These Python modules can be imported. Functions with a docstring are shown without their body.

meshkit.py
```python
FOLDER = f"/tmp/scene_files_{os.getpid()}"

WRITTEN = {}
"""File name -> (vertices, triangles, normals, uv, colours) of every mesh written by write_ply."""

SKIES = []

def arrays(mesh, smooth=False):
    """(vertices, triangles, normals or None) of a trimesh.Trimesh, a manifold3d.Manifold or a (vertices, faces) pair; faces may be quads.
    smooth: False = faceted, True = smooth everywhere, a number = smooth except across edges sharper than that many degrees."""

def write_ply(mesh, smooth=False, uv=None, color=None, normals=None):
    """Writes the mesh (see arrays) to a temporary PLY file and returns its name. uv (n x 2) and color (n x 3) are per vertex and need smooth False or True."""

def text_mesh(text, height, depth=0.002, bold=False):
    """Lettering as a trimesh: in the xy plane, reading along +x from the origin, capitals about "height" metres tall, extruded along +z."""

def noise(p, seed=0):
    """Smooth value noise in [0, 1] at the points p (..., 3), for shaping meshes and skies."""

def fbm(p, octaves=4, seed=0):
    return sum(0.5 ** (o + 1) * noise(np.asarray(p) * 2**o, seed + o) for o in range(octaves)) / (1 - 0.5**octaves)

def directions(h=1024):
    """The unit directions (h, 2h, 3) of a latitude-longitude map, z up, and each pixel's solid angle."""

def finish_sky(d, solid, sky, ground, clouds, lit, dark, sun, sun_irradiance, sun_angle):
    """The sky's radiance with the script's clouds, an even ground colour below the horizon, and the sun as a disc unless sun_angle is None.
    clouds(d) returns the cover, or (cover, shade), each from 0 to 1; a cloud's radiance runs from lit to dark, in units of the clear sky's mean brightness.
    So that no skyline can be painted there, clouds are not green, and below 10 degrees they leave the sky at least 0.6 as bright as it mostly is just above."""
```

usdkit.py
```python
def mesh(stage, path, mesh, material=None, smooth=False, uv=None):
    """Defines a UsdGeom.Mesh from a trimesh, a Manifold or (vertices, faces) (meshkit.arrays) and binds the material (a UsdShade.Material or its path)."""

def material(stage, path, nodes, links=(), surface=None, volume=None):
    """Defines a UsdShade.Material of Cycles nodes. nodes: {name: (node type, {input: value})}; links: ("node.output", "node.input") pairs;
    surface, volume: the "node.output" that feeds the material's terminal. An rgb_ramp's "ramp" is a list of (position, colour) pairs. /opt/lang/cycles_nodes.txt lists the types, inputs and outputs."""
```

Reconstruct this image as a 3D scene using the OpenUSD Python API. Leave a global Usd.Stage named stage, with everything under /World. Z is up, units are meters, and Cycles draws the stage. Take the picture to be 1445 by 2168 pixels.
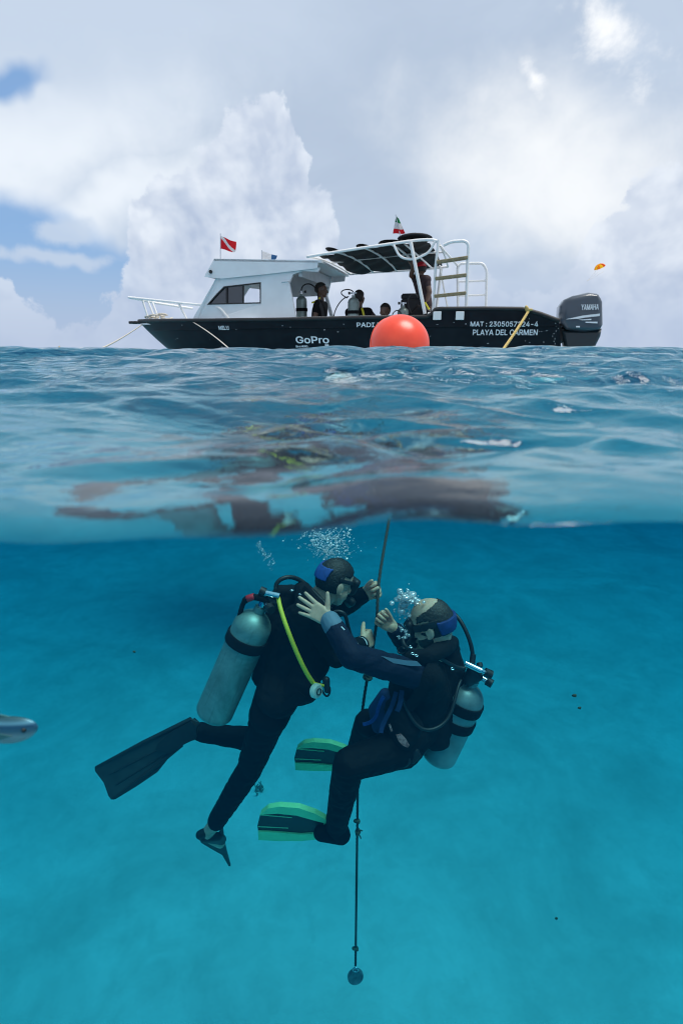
import math, random
import numpy as np
import trimesh
import usdkit, meshkit
from pxr import Usd, UsdGeom, UsdLux, UsdShade, Gf, Sdf, Vt
from manifold3d import Manifold
from shapely.geometry import Polygon, Point, LineString
from shapely import affinity
from scipy.spatial import cKDTree

random.seed(7)
np.random.seed(7)
# water and light
SUN_I = 0.62
SEABED = -5.2
W_SCAT = (0.0005, 0.009, 0.019)
W_ABS = (0.36, 0.092, 0.056)
stage = Usd.Stage.CreateInMemory()
UsdGeom.SetStageUpAxis(stage, 'Z')
UsdGeom.SetStageMetersPerUnit(stage, 1.0)
UsdGeom.Xform.Define(stage, '/World')
UsdGeom.Scope.Define(stage, '/World/Looks')

# ------------------------------------------------------------------ camera
EYE = np.array([0.0, 0.0, 0.12])          # just above the water line, lens half under it
FPX, PCX, PCY = 1200.0, 722.5, 1084.0     # focal length in photograph pixels
PITCH = math.atan2(PCY - 740.0, FPX)
FWD = np.array([0, math.cos(PITCH), -math.sin(PITCH)])
UPV = np.array([0, math.sin(PITCH), math.cos(PITCH)])
RGT = np.array([1.0, 0, 0])
cam = UsdGeom.Camera.Define(stage, '/World/camera')
cam.CreateHorizontalApertureAttr(24.0)
cam.CreateFocalLengthAttr(24.0 * FPX / 1445.0)
cam.CreateClippingRangeAttr((0.02, 20000.0))
cam.CreateFStopAttr(4.0)
cam.CreateFocusDistanceAttr(3.2)
cam.CreateExposureAttr(EXPOSURE := 0.55)
UsdGeom.Xformable(cam).AddTransformOp().Set(Gf.Matrix4d(
    *RGT, 0, *UPV, 0, *(-FWD), 0, *EYE, 1))


def ray(px, py):
    return FWD + (px - PCX) / FPX * RGT - (py - PCY) / FPX * UPV


def at(px, py, d):
    """the point of the place seen at (px, py) of the photograph, d metres along the view axis"""
    return EYE + d * ray(px, py)


def at_y(px, py, y):
    r = ray(px, py)
    return EYE + r * (y / r[1])


# ------------------------------------------------------------------ node graphs
class Out(str):
    pass


class G:
    def __init__(self):
        self.nodes, self.links, self.k = {}, [], 0

    def __call__(self, kind, out, **inp):
        self.k += 1
        name = f'n{self.k}'
        vals = {}
        for k, v in inp.items():
            if isinstance(v, Out):
                self.links.append((str(v), f'{name}.{k}'))
            else:
                vals[k] = v
        self.nodes[name] = (kind, vals)
        return Out(f'{name}.{out}')

    def o(self, ref, out):
        return Out(ref.split('.')[0] + '.' + out)

    def m(self, t, a, b=0.5, c=0.0, clamp=False):
        return self('math', 'value', math_type=t, value1=a, value2=b, value3=c, use_clamp=clamp)

    def mr(self, v, a, b, c=0.0, d=1.0, t='linear'):
        return self('map_range', 'result', range_type=t, value=v, from_min=a, from_max=b, to_min=c, to_max=d, clamp=True)

    def mix(self, f, a, b, t='mix'):
        return self('mix', 'color', mix_type=t, fac=f, color1=a, color2=b)

    def noise(self, vec, scale, detail=4, rough=0.5, dist=0.0, w=None):
        kw = dict(vector=vec, scale=scale, detail=detail, roughness=rough, distortion=dist)
        if w is not None:
            kw.update(dimensions='4D', w=w)
        return self('noise_texture', 'fac', **kw)

    def vadd(self, a, b):
        return self('vector_math', 'vector', math_type='add', vector1=a, vector2=b)

    def mat(self, name, surface=None, volume=None):
        return usdkit.material(stage, '/World/Looks/' + name, self.nodes, self.links, surface=surface, volume=volume)


# ------------------------------------------------------------------ sky and sun
SUN_AZ, SUN_EL = math.radians(100), math.radians(72)      # from +y towards +x
SUN_DIR = np.array([math.sin(SUN_AZ) * math.cos(SUN_EL), math.cos(SUN_AZ) * math.cos(SUN_EL), math.sin(SUN_EL)])


def azel(px, py):
    r = ray(px, py)
    r = r / np.linalg.norm(r)
    return math.atan2(r[0], r[1]), math.asin(r[2])


def sky_profile(pts, lo, hi, back):
    """elevation of an outline against azimuth, as 256 values over -1.2..1.2 rad; pts are (x, y) of the outline"""
    t = sorted(azel(px, py) for px, py in pts)
    az = np.linspace(-1.2, 1.2, 256)
    a, e = np.array([p[0] for p in t]), np.array([p[1] for p in t])
    out = np.interp(az, a, e)
    out[az < lo] = back
    out[az > hi] = back
    return out


def make_sky():
    g = G()
    d = g('texture_coordinate', 'generated')
    sky = g('sky_texture', 'color', sky_type='single_scattering', sun_disc=False, sun_elevation=SUN_EL, sun_rotation=SUN_AZ,
            altitude=0.0, air_density=1.0, aerosol_density=1.2, ozone_density=1.6)
    s = g('separate_xyz', 'x', vector=d)
    x, y, z = s, g.o(s, 'y'), g.o(s, 'z')
    az = g.m('arctan2', x, y)
    el = g.m('arcsine', z)
    wn = g('noise_texture', 'color', vector=d, scale=6.0, detail=3.0, roughness=0.6)
    ae = g('combine_xyz', 'vector', x=az, y=el, z=0.0)
    aew = g('vector_math', 'vector', math_type='multiply_add', vector1=wn, vector2=(0.13, 0.13, 0.0), vector3=g('vector_math', 'vector', math_type='subtract', vector1=ae, vector2=(0.065, 0.065, 0)))
    sw = g('separate_xyz', 'x', vector=aew)
    azw, elw = sw, g.o(sw, 'y')
    tw = g.mr(azw, -1.2, 1.2)

    def blob(px, py, rx, ry, rot=0.0):
        a, e = azel(px, py)
        v = g('mapping', 'vector', mapping_type='texture', vector=aew, location=(a, e, 0), rotation=(0, 0, -rot), scale=(rx / FPX, ry / FPX, 1.0))
        return g.m('subtract', 1.0, g('vector_math', 'value', math_type='length', vector1=v))

    def big(bs):
        o = bs[0]
        for b_ in bs[1:]:
            o = g.m('maximum', o, b_)
        return o

    bil = g.noise(d, 11.0, 7, 0.62, 0.2)
    bil2 = g.noise(g.vadd(d, (0.022, 0.0, 0.034)), 11.0, 3, 0.62, 0.2)
    bs = g.m('subtract', bil, 0.5)
    # high soft overcast: lavender grey veil with streaks
    streak = g.noise(g('mapping', 'vector', vector=ae, scale=(2.2, 5.5, 1.0), rotation=(0, 0, 0.42)), 1.3, 5, 0.55, 0.4)
    veil = g.mix(g.mr(streak, 0.34, 0.66), CLOUD_GREY, CLOUD_PALE)

    def over(base, colr, f, lo, hi, amt, k=0.0):
        if k:
            f = g.m('multiply_add', bs, k, f)
        return g.mix(g.mr(f, lo, hi, 0.0, amt, t='smoothstep'), base, colr)

    veil = over(veil, CLOUD_GREY, blob(860, 230, 420, 260), -0.1, 0.9, 0.75)
    veil = over(veil, CLOUD_WHITE, big([blob(60, 300, 460, 120, -0.33), blob(270, 410, 300, 70, -0.5)]), -0.15, 0.9, 0.85, 0.8)
    veil = over(veil, CLOUD_PALE, blob(160, 40, 560, 150, -0.2), -0.2, 0.8, 0.9)
    veil = over(veil, CLOUD_GLOW, blob(1200, 395, 340, 140, 0.4), -0.35, 0.95, 0.95, 0.9)
    # outlines against azimuth: heap tops, how solid they are, upper edge of the blue gap
    heap = [(-700, 600), (-300, 640), (0, 600), (60, 628), (200, 640), (250, 610), (290, 520), (318, 380), (350, 345), (400, 315), (465, 235), (515, 198), (570, 178), (606, 200), (636, 290),
            (650, 370), (690, 430), (722, 505), (775, 520), (850, 488), (905, 505), (960, 570), (1100, 600), (1200, 560), (1255, 455), (1300, 410), (1380, 365), (1460, 345), (1800, 420), (2400, 600)]
    htop = sky_profile(heap, -2, 2, 0.1)
    sol = np.interp(np.linspace(-1.2, 1.2, 256), [-1.2, azel(200, 740)[0], azel(330, 740)[0], azel(700, 740)[0], azel(820, 740)[0], azel(1150, 740)[0], azel(1260, 740)[0], 1.2], [0.75, 0.75, 0.92, 0.92, 0.6, 0.55, 0.85, 0.8])
    gap = sky_profile([(-500, 300), (-150, 350), (0, 378), (60, 390), (130, 415), (200, 452), (260, 482), (340, 500), (380, 640)], azel(-560, 740)[0], azel(356, 740)[0], -0.4)
    rmp = g('rgb_ramp', 'color', ramp=[(i / 255, (htop[i] + 0.5, sol[i], gap[i] + 0.5)) for i in range(256)], fac=tw)
    rc = g('separate_color', 'r', color=rmp)
    h_top, h_sol, g_top = g.m('subtract', rc, 0.5), g.o(rc, 'g'), g.m('subtract', g.o(rc, 'b'), 0.5)
    blue = g.mix(0.7, sky, SKY_GAP)
    gf = g.m('multiply_add', bs, 0.05, g.m('subtract', g_top, elw))
    col = over(veil, blue, gf, 0.0, 0.05, 0.92)
    col = over(col, blue, blob(-10, 185, 110, 36, -0.35), 0.0, 0.7, 0.9, 0.6)
    col = over(col, CLOUD_PALE, big([blob(135, 490, 85, 26, -0.25), blob(100, 546, 150, 17, -0.1)]), 0.1, 0.7, 0.8, 1.6)
    # billowing heaps, relief from the same noise a step towards the light
    rel = g.mr(g.m('subtract', bil, bil2), -0.13, 0.13)
    lo1 = g.noise(g.vadd(d, wn), 3.6, 2, 0.5)
    rel = g.m('multiply_add', g.mr(lo1, 0.36, 0.64), 0.5, g.m('multiply', rel, 0.5))
    hf = g.m('multiply_add', bs, 0.17, g.m('subtract', h_top, elw))
    edge = g.mr(hf, 0.0, 0.12, 0.28, 0.0)
    hc = g.mix(g.m('add', rel, edge, clamp=True), HEAP_DARK, HEAP_LIGHT)
    col = g.mix(g.m('multiply', h_sol, g.mr(hf, 0.0, 0.016, t='smoothstep')), col, hc)
    # torn bright scud at the upper right
    col = over(col, SCUD, big([blob(1285, 62, 135, 46, 0.85), blob(1138, 185, 42, 18, 0.6)]), 0.1, 1.5, 0.95, 3.6)
    # lavender air towards the horizon, all round
    col = g.mix(g.mr(el, 0.0, 0.17, 0.8, 0.0, t='smoothstep'), col, HORIZON)
    col = g.mix(g.mr(z, -0.02, 0.0), (0.5, 1.2, 1.9), col)
    bg = g('background_shader', 'background', color=col, strength=0.1)
    return g.mat('sky', surface=bg)


SK = 1.0
CLOUD_GREY = tuple(SK * v for v in (3.10, 3.80, 4.85))
CLOUD_PALE = tuple(SK * v for v in (4.0, 4.7, 5.7))
CLOUD_WHITE = tuple(SK * v for v in (6.15, 6.55, 7.0))
HEAP_LIGHT = tuple(SK * v for v in (5.5, 5.95, 6.6))
CLOUD_GLOW = tuple(SK * v for v in (6.5, 6.7, 6.9))
HEAP_DARK = tuple(SK * v for v in (2.85, 3.5, 4.75))
SKY_GAP = tuple(SK * v for v in (1.2, 2.6, 5.0))
SCUD = tuple(SK * v for v in (7.2, 7.3, 7.4))
HORIZON = tuple(SK * v for v in (3.2, 3.85, 5.1))

sky = UsdLux.DomeLight.Define(stage, '/World/sky')
UsdShade.MaterialBindingAPI.Apply(sky.GetPrim()).Bind(make_sky())
sky.GetPrim().SetCustomDataByKey('kind', 'structure')
sky.GetPrim().SetCustomDataByKey('label', 'bright cloudy sky with towering cumulus and blue gaps at left')
sky.GetPrim().SetCustomDataByKey('category', 'sky')
sun = UsdLux.DistantLight.Define(stage, '/World/sun')
sun.CreateIntensityAttr(SUN_I)
sun.CreateAngleAttr(32.0)
sun.CreateNormalizeAttr(True)
sun.CreateColorAttr(Gf.Vec3f(1.0, 0.95, 0.88))
zax = SUN_DIR
xax = np.cross([0, 0, 1.0], zax); xax /= np.linalg.norm(xax)
yax = np.cross(zax, xax)
UsdGeom.Xformable(sun).AddTransformOp().Set(Gf.Matrix4d(*xax, 0, *yax, 0, *zax, 0, 0, 0, 0, 1))

# ------------------------------------------------------------------ naming
_used = {}


def numbered(path):
    n = _used.get(path, -1) + 1
    _used[path] = n
    return path if n == 0 else f'{path}_{n:03d}'


def tag(prim, label=None, cat=None, group=None, kind=None):
    p = prim.GetPrim() if hasattr(prim, 'GetPrim') else prim
    for k, v in (('label', label), ('category', cat), ('group', group), ('kind', kind)):
        if v:
            p.SetCustomDataByKey(k, v)
    return p


def thing(name, label, cat, loc=(0, 0, 0), rotz=0.0, group=None, matrix=None):
    x = UsdGeom.Xform.Define(stage, numbered('/World/' + name))
    if matrix is not None:
        x.AddTransformOp().Set(Gf.Matrix4d(*np.asarray(matrix, float).T.ravel().tolist()))
    else:
        x.AddTranslateOp().Set(Gf.Vec3d(*map(float, loc)))
        if rotz:
            x.AddRotateZOp().Set(math.degrees(rotz))
    tag(x, label, cat, group)
    return x.GetPrim()


def obj(name, mesh, mat, parent=None, smooth=False, label=None, kind=None):
    base = str(parent.GetPath()) if parent is not None else '/World'
    m = usdkit.mesh(stage, numbered(base + '/' + name), mesh, mat, smooth=smooth)
    tag(m, label, None, None, kind)
    return m.GetPrim()


# ------------------------------------------------------------------ plain materials
def pbr(name, col, rough=0.5, metal=0.0, var=0.0, vscale=8.0, bump=0.0, bscale=60.0, col2=None, **kw):
    g = G()
    geo = g('texture_coordinate', 'object')
    inp = dict(roughness=rough, metallic=metal, **kw)
    if var or col2:
        n = g.noise(geo, vscale, 5, 0.6)
        c2 = col2 or tuple(c * (1 - var) for c in col)
        inp['base_color'] = g.mix(g.mr(n, 0.35, 0.65), col, c2)
    else:
        inp['base_color'] = col
    if bump:
        nb = g.noise(geo, bscale, 4, 0.6)
        inp['normal'] = g('bump', 'normal', height=nb, strength=bump, distance=0.01)
    p = g('principled_bsdf', 'BSDF', **inp)
    return g.mat(name, surface=p)

# ------------------------------------------------------------------ the sea
NEAR = 0.37       # the lens stands in a dry notch; the water begins this far in front of it


def fbm2(X, Y, sx, sy, octaves, seed):
    p = np.stack([X / sx, Y / sy, np.full_like(X, 0.37 + seed)], -1)
    return meshkit.fbm(p, octaves, seed) - 0.5


def wave_z(X, Y):
    X, Y = np.asarray(X, float), np.asarray(Y, float)
    # slow swell: trough in front of the lens, crest before the boat
    far = np.clip((Y - 0.5) / 2.6, 0, 1)
    far = far * far * (3 - 2 * far)
    z = 0.102 * far
    z += 0.020 * fbm2(X, Y, 0.95, 0.55, 3, 3) * np.clip(Y / 0.8, 0.3, 2.5)
    # chop, turned off towards the lens where it would hide the view
    k = np.clip((Y - 0.25) / 1.6, 0.0, 1.0)
    wx = X + 0.25 * fbm2(X, Y, 0.9, 0.9, 2, 11)
    wy = Y + 0.25 * fbm2(X, Y, 0.9, 0.9, 2, 12)
    r1 = 1 - np.sqrt((2 * fbm2(wx * 0.9 + wy * 0.2, wy - wx * 0.25, 0.74, 0.31, 3, 25)) ** 2 + 0.0015) * 2.2
    r2 = 1 - np.sqrt((2 * fbm2(wx - wy * 0.4, wy + wx * 0.3, 0.30, 0.14, 3, 31)) ** 2 + 0.001) * 2.2
    z += (0.088 * (r1 - 0.55) + 0.026 * (r2 - 0.55)) * (0.42 + 0.58 * k) * (1 - 0.45 * np.clip((Y - 1.8) / 1.2, 0, 1))
    r3 = fbm2(wx, wy, 0.10, 0.055, 3, 41)
    z += 0.009 * r3 * (0.5 + 0.5 * k)
    z += 0.075 * np.clip((Y - 1.6) / 1.2, 0, 1) * fbm2(X, Y, 0.45, 0.30, 3, 71)
    # large swell far out
    fk = np.clip((Y - 4.5) / 6, 0, 1)
    z -= 0.11 * fk
    z += 0.16 * fk * fbm2(X, Y, 6.0, 3.2, 3, 51)
    # at the water line in front of the lens the surface is calm and slightly tilted, with a rolled lip
    edge = 0.013 + 0.0075 * np.clip(X / 0.22, -2, 2) + 0.0035 * np.sin(X * 17 + 0.6) + 0.002 * np.sin(X * 37)
    c = np.clip((Y - NEAR) / 0.30, 0, 1)
    c = c * c * (3 - 2 * c)
    z = z * c + edge * (1 - c)
    z -= 0.012 * np.exp(-(Y - NEAR) / 0.022)
    z += (0.0030 * fbm2(X + 0.3 * Y, Y, 0.075, 0.034, 2, 81) + 0.0045 * fbm2(X - 0.4 * Y, Y, 0.20, 0.075, 2, 82)) * (1 - np.exp(-(Y - NEAR) / 0.05)) * np.exp(-((Y - NEAR) / 1.2) ** 2)
    return z


def sea_sheet():
    ts = np.linspace(0, 1, 900)
    ys = NEAR + 0.9 * ts ** 1.35 + 3.6 * ts ** 2.6 + 9 * ts ** 6 + 3500 * ts ** 34
    ss = np.linspace(-1, 1, 640)
    ss = np.sign(ss) * (0.75 * np.abs(ss) + 0.25 * np.abs(ss) ** 4)
    S, Y = np.meshgrid(ss, ys)
    X = S * (0.9 + 1.05 * Y)
    Z = wave_z(X, Y)
    v = np.stack([X, Y, Z], -1).reshape(-1, 3)
    ny, nx = X.shape
    i = np.arange(ny - 1)[:, None] * nx + np.arange(nx - 1)[None, :]
    q = np.stack([i, i + 1, i + nx + 1, i + nx], -1).reshape(-1, 4)
    return v, np.vstack([q[:, [0, 1, 2]], q[:, [0, 2, 3]]])


g = G()
pos = g('geometry', 'position')
sp = g('separate_xyz', 'y', vector=pos)
rip = g.noise(g('mapping', 'vector', vector=pos, scale=(0.7, 1.0, 1.0)), 26.0, 4, 0.55, 0.6)
rip2 = g.noise(g('mapping', 'vector', vector=pos, scale=(0.6, 1.0, 1.0)), 7.0, 3, 0.5, 0.6)
hgt = g.m('multiply_add', rip2, 2.0, rip)
nrm = g('bump', 'normal', height=hgt, strength=g.mr(sp, 0.4, 1.6, 0.06, 0.5), distance=0.02)
refl = g('glossy_bsdf', 'BSDF', color=(1, 1, 1), roughness=0.03, normal=nrm)
refr = g('refraction_bsdf', 'BSDF', color=(1, 1, 1), roughness=0.0, IOR=1.333, normal=nrm)
thru = g('transparent_bsdf', 'BSDF', color=(1, 1, 1))
# light that meets the surface steeply passes almost straight; flat rays are bent down
steep = g.mr(g('layer_weight', 'facing', blend=0.5), 0.20, 0.42, 1.0, 0.0, t='smoothstep')
body = g('mix_closure', 'closure', fac=steep, closure1=refr, closure2=thru)
fr = g('fresnel', 'fac', IOR=1.333, normal=nrm)
water_mat = g.mat('water_surface', surface=g('mix_closure', 'closure', fac=fr, closure1=body, closure2=refl))
sea = obj('sea', sea_sheet(), water_mat, smooth=True, kind='structure')
tag(sea, 'turquoise rippled sea surface around the boat and the buoy', 'sea')

# seabed: one sand sheet out to the horizon
def sand_z(X, Y):
    X, Y = np.asarray(X, float), np.asarray(Y, float)
    return SEABED + 0.30 * fbm2(X, Y, 4.2, 3.4, 3, 61) + 0.06 * fbm2(X, Y, 0.8, 0.6, 3, 62) + 0.018 * fbm2(X, Y, 0.16, 0.12, 2, 63)


def seabed():
    ts = np.linspace(0, 1, 260)
    r = 0.05 + 14 * ts ** 1.3 + 2500 * ts ** 18
    th = np.linspace(0, 2 * math.pi, 321)[:-1]
    R, T = np.meshgrid(r, th, indexing='ij')
    X, Y = R * np.sin(T), 3.5 + R * np.cos(T)
    Z = sand_z(X, Y)
    v = np.stack([X, Y, Z], -1).reshape(-1, 3)
    n, m = X.shape
    i = np.arange(n - 1)[:, None] * m + np.arange(m)[None, :]
    j = np.arange(n - 1)[:, None] * m + (np.arange(m)[None, :] + 1) % m
    q = np.stack([i, j, j + m, i + m], -1).reshape(-1, 4)
    f = np.vstack([q[:, [0, 2, 1]], q[:, [0, 3, 2]]])
    k = np.arange(m)
    f = np.vstack([f, np.stack([np.zeros(m, int), k, (k + 1) % m], -1)[1:-1]])
    return v, f


g = G()
pos = g('geometry', 'position')
a = g.noise(pos, 0.55, 6, 0.6, 0.8)
b = g.noise(pos, 9.0, 5, 0.65)
c = g.mix(g.mr(a, 0.38, 0.66), (0.74, 0.71, 0.66), (0.54, 0.54, 0.50))
c = g.mix(g.m('multiply', g.mr(g.noise(pos, 2.6, 5, 0.62, 0.5), 0.42, 0.70), 0.32), c, (0.40, 0.40, 0.36))
sand_mat = g.mat('sand', surface=g('principled_bsdf', 'BSDF', base_color=c, roughness=0.95, specular_ior_level=0.1,
                                   normal=g('bump', 'normal', height=b, strength=0.2, distance=0.03)))
sb = obj('seabed', seabed(), sand_mat, smooth=True, kind='structure')
tag(sb, 'pale sandy seabed below the divers', 'seabed')


# the body of the water: even turbid blue, with a dry notch for the lens housing
def water_body():
    T, B = -0.10, SEABED - 2.0
    prof = Polygon([(-60, B), (90, B), (90, T), (NEAR + 0.01, T), (NEAR + 0.01, -0.85), (-0.35, -0.85), (-0.35, T), (-60, T)])
    m = trimesh.creation.extrude_polygon(prof, 160.0, engine='earcut')
    M = np.array([[0, 0, 1, -80], [1, 0, 0, 0], [0, 1, 0, 0], [0, 0, 0, 1.0]])
    m.apply_transform(M)
    return m


g = G()
vol = g('volume_coefficients', 'volume', scatter_coeffs=W_SCAT, absorption_coeffs=W_ABS, anisotropy=0.0)
wv = g.mat('water_body', volume=vol)
wb = obj('sea_water', water_body(), wv, kind='stuff')
tag(wb, 'clear turquoise sea water below the surface', 'water')

# ------------------------------------------------------------------ mesh helpers
def cat(*ms):
    return trimesh.util.concatenate([m for m in ms if m is not None])


def frame_to(p, q):
    z = np.asarray(q, float) - np.asarray(p, float)
    L = np.linalg.norm(z)
    z = z / L
    x = np.cross([0, 0, 1.0], z)
    if np.linalg.norm(x) < 1e-6:
        x = np.array([1.0, 0, 0])
    x /= np.linalg.norm(x)
    return x, np.cross(z, x), z, L


def tube(pts, r, sides=10, closed=False, cap=True):
    """a round bar along a polyline; r a number or one radius per point"""
    p = np.asarray(pts, float)
    n = len(p)
    r = np.broadcast_to(np.asarray(r, float), (n,))
    t = np.gradient(p, axis=0)
    if closed:
        t = np.roll(p, -1, 0) - np.roll(p, 1, 0)
    t /= np.linalg.norm(t, axis=1, keepdims=True) + 1e-12
    a = np.cross(t[0], [0, 0, 1.0] if abs(t[0][2]) < 0.9 else [1.0, 0, 0])
    A = []
    for k in range(n):
        a = a - t[k] * np.dot(a, t[k])
        a /= np.linalg.norm(a) + 1e-12
        A.append(a)
    A = np.array(A)
    Bv = np.cross(t, A)
    an = np.arange(sides) * 2 * math.pi / sides
    v = p[:, None] + r[:, None, None] * (np.cos(an)[None, :, None] * A[:, None] + np.sin(an)[None, :, None] * Bv[:, None])
    v = v.reshape(-1, 3)
    m = n if closed else n - 1
    i, j = np.meshgrid(np.arange(m), np.arange(sides), indexing='ij')
    i2 = (i + 1) % n
    q = np.stack([i * sides + j, i * sides + (j + 1) % sides, i2 * sides + (j + 1) % sides, i2 * sides + j], -1).reshape(-1, 4)
    f = np.vstack([q[:, [0, 1, 2]], q[:, [0, 2, 3]]])
    if cap and not closed:
        v = np.vstack([v, p[0], p[-1]])
        k = np.arange(sides)
        f = np.vstack([f, np.stack([np.full(sides, n * sides), (k + 1) % sides, k], 1),
                       np.stack([np.full(sides, n * sides + 1), (n - 1) * sides + k, (n - 1) * sides + (k + 1) % sides], 1)])
    return trimesh.Trimesh(v, f, process=False)


def curve(pts, n=24):
    """a smooth line through the points"""
    from scipy.interpolate import CubicSpline
    p = np.asarray(pts, float)
    if len(p) == 2:
        return p[0] + np.linspace(0, 1, n)[:, None] * (p[1] - p[0])
    s = np.concatenate([[0], np.cumsum(np.linalg.norm(np.diff(p, axis=0), axis=1) ** 0.5 + 1e-6)])
    return CubicSpline(s, p)(np.linspace(0, s[-1], n))


def rope_mesh(pts, r, strands=3, pitch=None, sides=6):
    """laid rope: strands wound round each other"""
    p = np.asarray(pts, float)
    pitch = pitch or 9 * r
    seg = np.concatenate([[0], np.cumsum(np.linalg.norm(np.diff(p, axis=0), axis=1))])
    n = int(min(max(seg[-1] / (pitch / 7), 12), 900))
    s = np.linspace(0, seg[-1], n)
    q = np.stack([np.interp(s, seg, p[:, k]) for k in range(3)], 1)
    t = np.gradient(q, axis=0)
    t /= np.linalg.norm(t, axis=1, keepdims=True)
    a = np.cross(t, [0.3, 1.0, 0.2])
    a /= np.linalg.norm(a, axis=1, keepdims=True)
    b = np.cross(t, a)
    out = []
    for k in range(strands):
        ph = s / pitch * 2 * math.pi + k * 2 * math.pi / strands
        out.append(tube(q + 0.48 * r * (np.cos(ph)[:, None] * a + np.sin(ph)[:, None] * b), 0.56 * r, sides))
    return cat(*out)


def box(cx, cy, cz, sx, sy, sz, bev=0.0):
    if bev:
        b = [Manifold.cube((max(sx - 2 * bev, 1e-4) if k != 0 else sx, max(sy - 2 * bev, 1e-4) if k != 1 else sy, max(sz - 2 * bev, 1e-4) if k != 2 else sz), True) for k in range(3)]
        m = Manifold.batch_hull(b)
        m = tm(m)
    else:
        m = trimesh.creation.box((sx, sy, sz))
    m.apply_translation((cx, cy, cz))
    return m


def tm(m):
    q = m.to_mesh()
    return trimesh.Trimesh(np.array(q.vert_properties[:, :3]), np.array(q.tri_verts), process=False)


def prism(poly, y0, y1):
    """polygon in (x, z), extruded from y0 to y1"""
    p = poly if isinstance(poly, Polygon) else Polygon(poly)
    m = trimesh.creation.extrude_polygon(p.buffer(0), 1.0, engine='earcut')
    v = m.vertices.copy()
    m.vertices = np.stack([v[:, 0], y0 + v[:, 2] * (y1 - y0), v[:, 1]], 1)
    if y1 > y0:
        m.invert()
    return m


def revolve(profile, sides=32):
    """(radius, z) profile round the z axis"""
    p = np.asarray(profile, float)
    an = np.arange(sides) * 2 * math.pi / sides
    v = np.stack([p[:, :1] * np.cos(an), p[:, :1] * np.sin(an), np.repeat(p[:, 1:], sides, 1)], -1).reshape(-1, 3)
    n = len(p)
    i, j = np.meshgrid(np.arange(n - 1), np.arange(sides), indexing='ij')
    q = np.stack([i * sides + j, i * sides + (j + 1) % sides, (i + 1) * sides + (j + 1) % sides, (i + 1) * sides + j], -1).reshape(-1, 4)
    m = trimesh.Trimesh(v, np.vstack([q[:, [0, 1, 2]], q[:, [0, 2, 3]]]), process=False)
    m.merge_vertices()
    m.update_faces(m.nondegenerate_faces())
    return m


def place(m, p, q):
    """stand a mesh modelled along +z from the origin on p, its z axis towards q"""
    x, y, z, L = frame_to(p, q)
    M = np.eye(4)
    M[:3, 0], M[:3, 1], M[:3, 2], M[:3, 3] = x, y, z, p
    m = m.copy()
    m.apply_transform(M)
    return m


# ------------------------------------------------------------------ the dive boat
BYAW = math.radians(14.0)
BU = np.array([-math.cos(BYAW), math.sin(BYAW), 0])      # towards the bow
BV = np.array([math.sin(BYAW), math.cos(BYAW), 0])       # towards the far side
BO = np.array([(1190 - 722.5) / 1248 * 8.4, 8.4, 0.0])   # near stern corner on the water line
BEAM, BLEN = 2.2, 7.45
BM = np.eye(4)
BM[:3, 0], BM[:3, 1], BM[:3, 2], BM[:3, 3] = BU, BV, (0, 0, 1), BO     # boat (u, v, w) -> place; mirrored frame


def bp(px, py, v):
    """boat coordinates of the point at (px, py) that lies v behind the near side"""
    r = ray(px, py)
    A = np.stack([BU, np.array([0, 0, 1.0]), -r], 1)
    s = np.linalg.solve(A, EYE - BO - v * BV)
    return np.array([s[0], v, s[1]])


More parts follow.
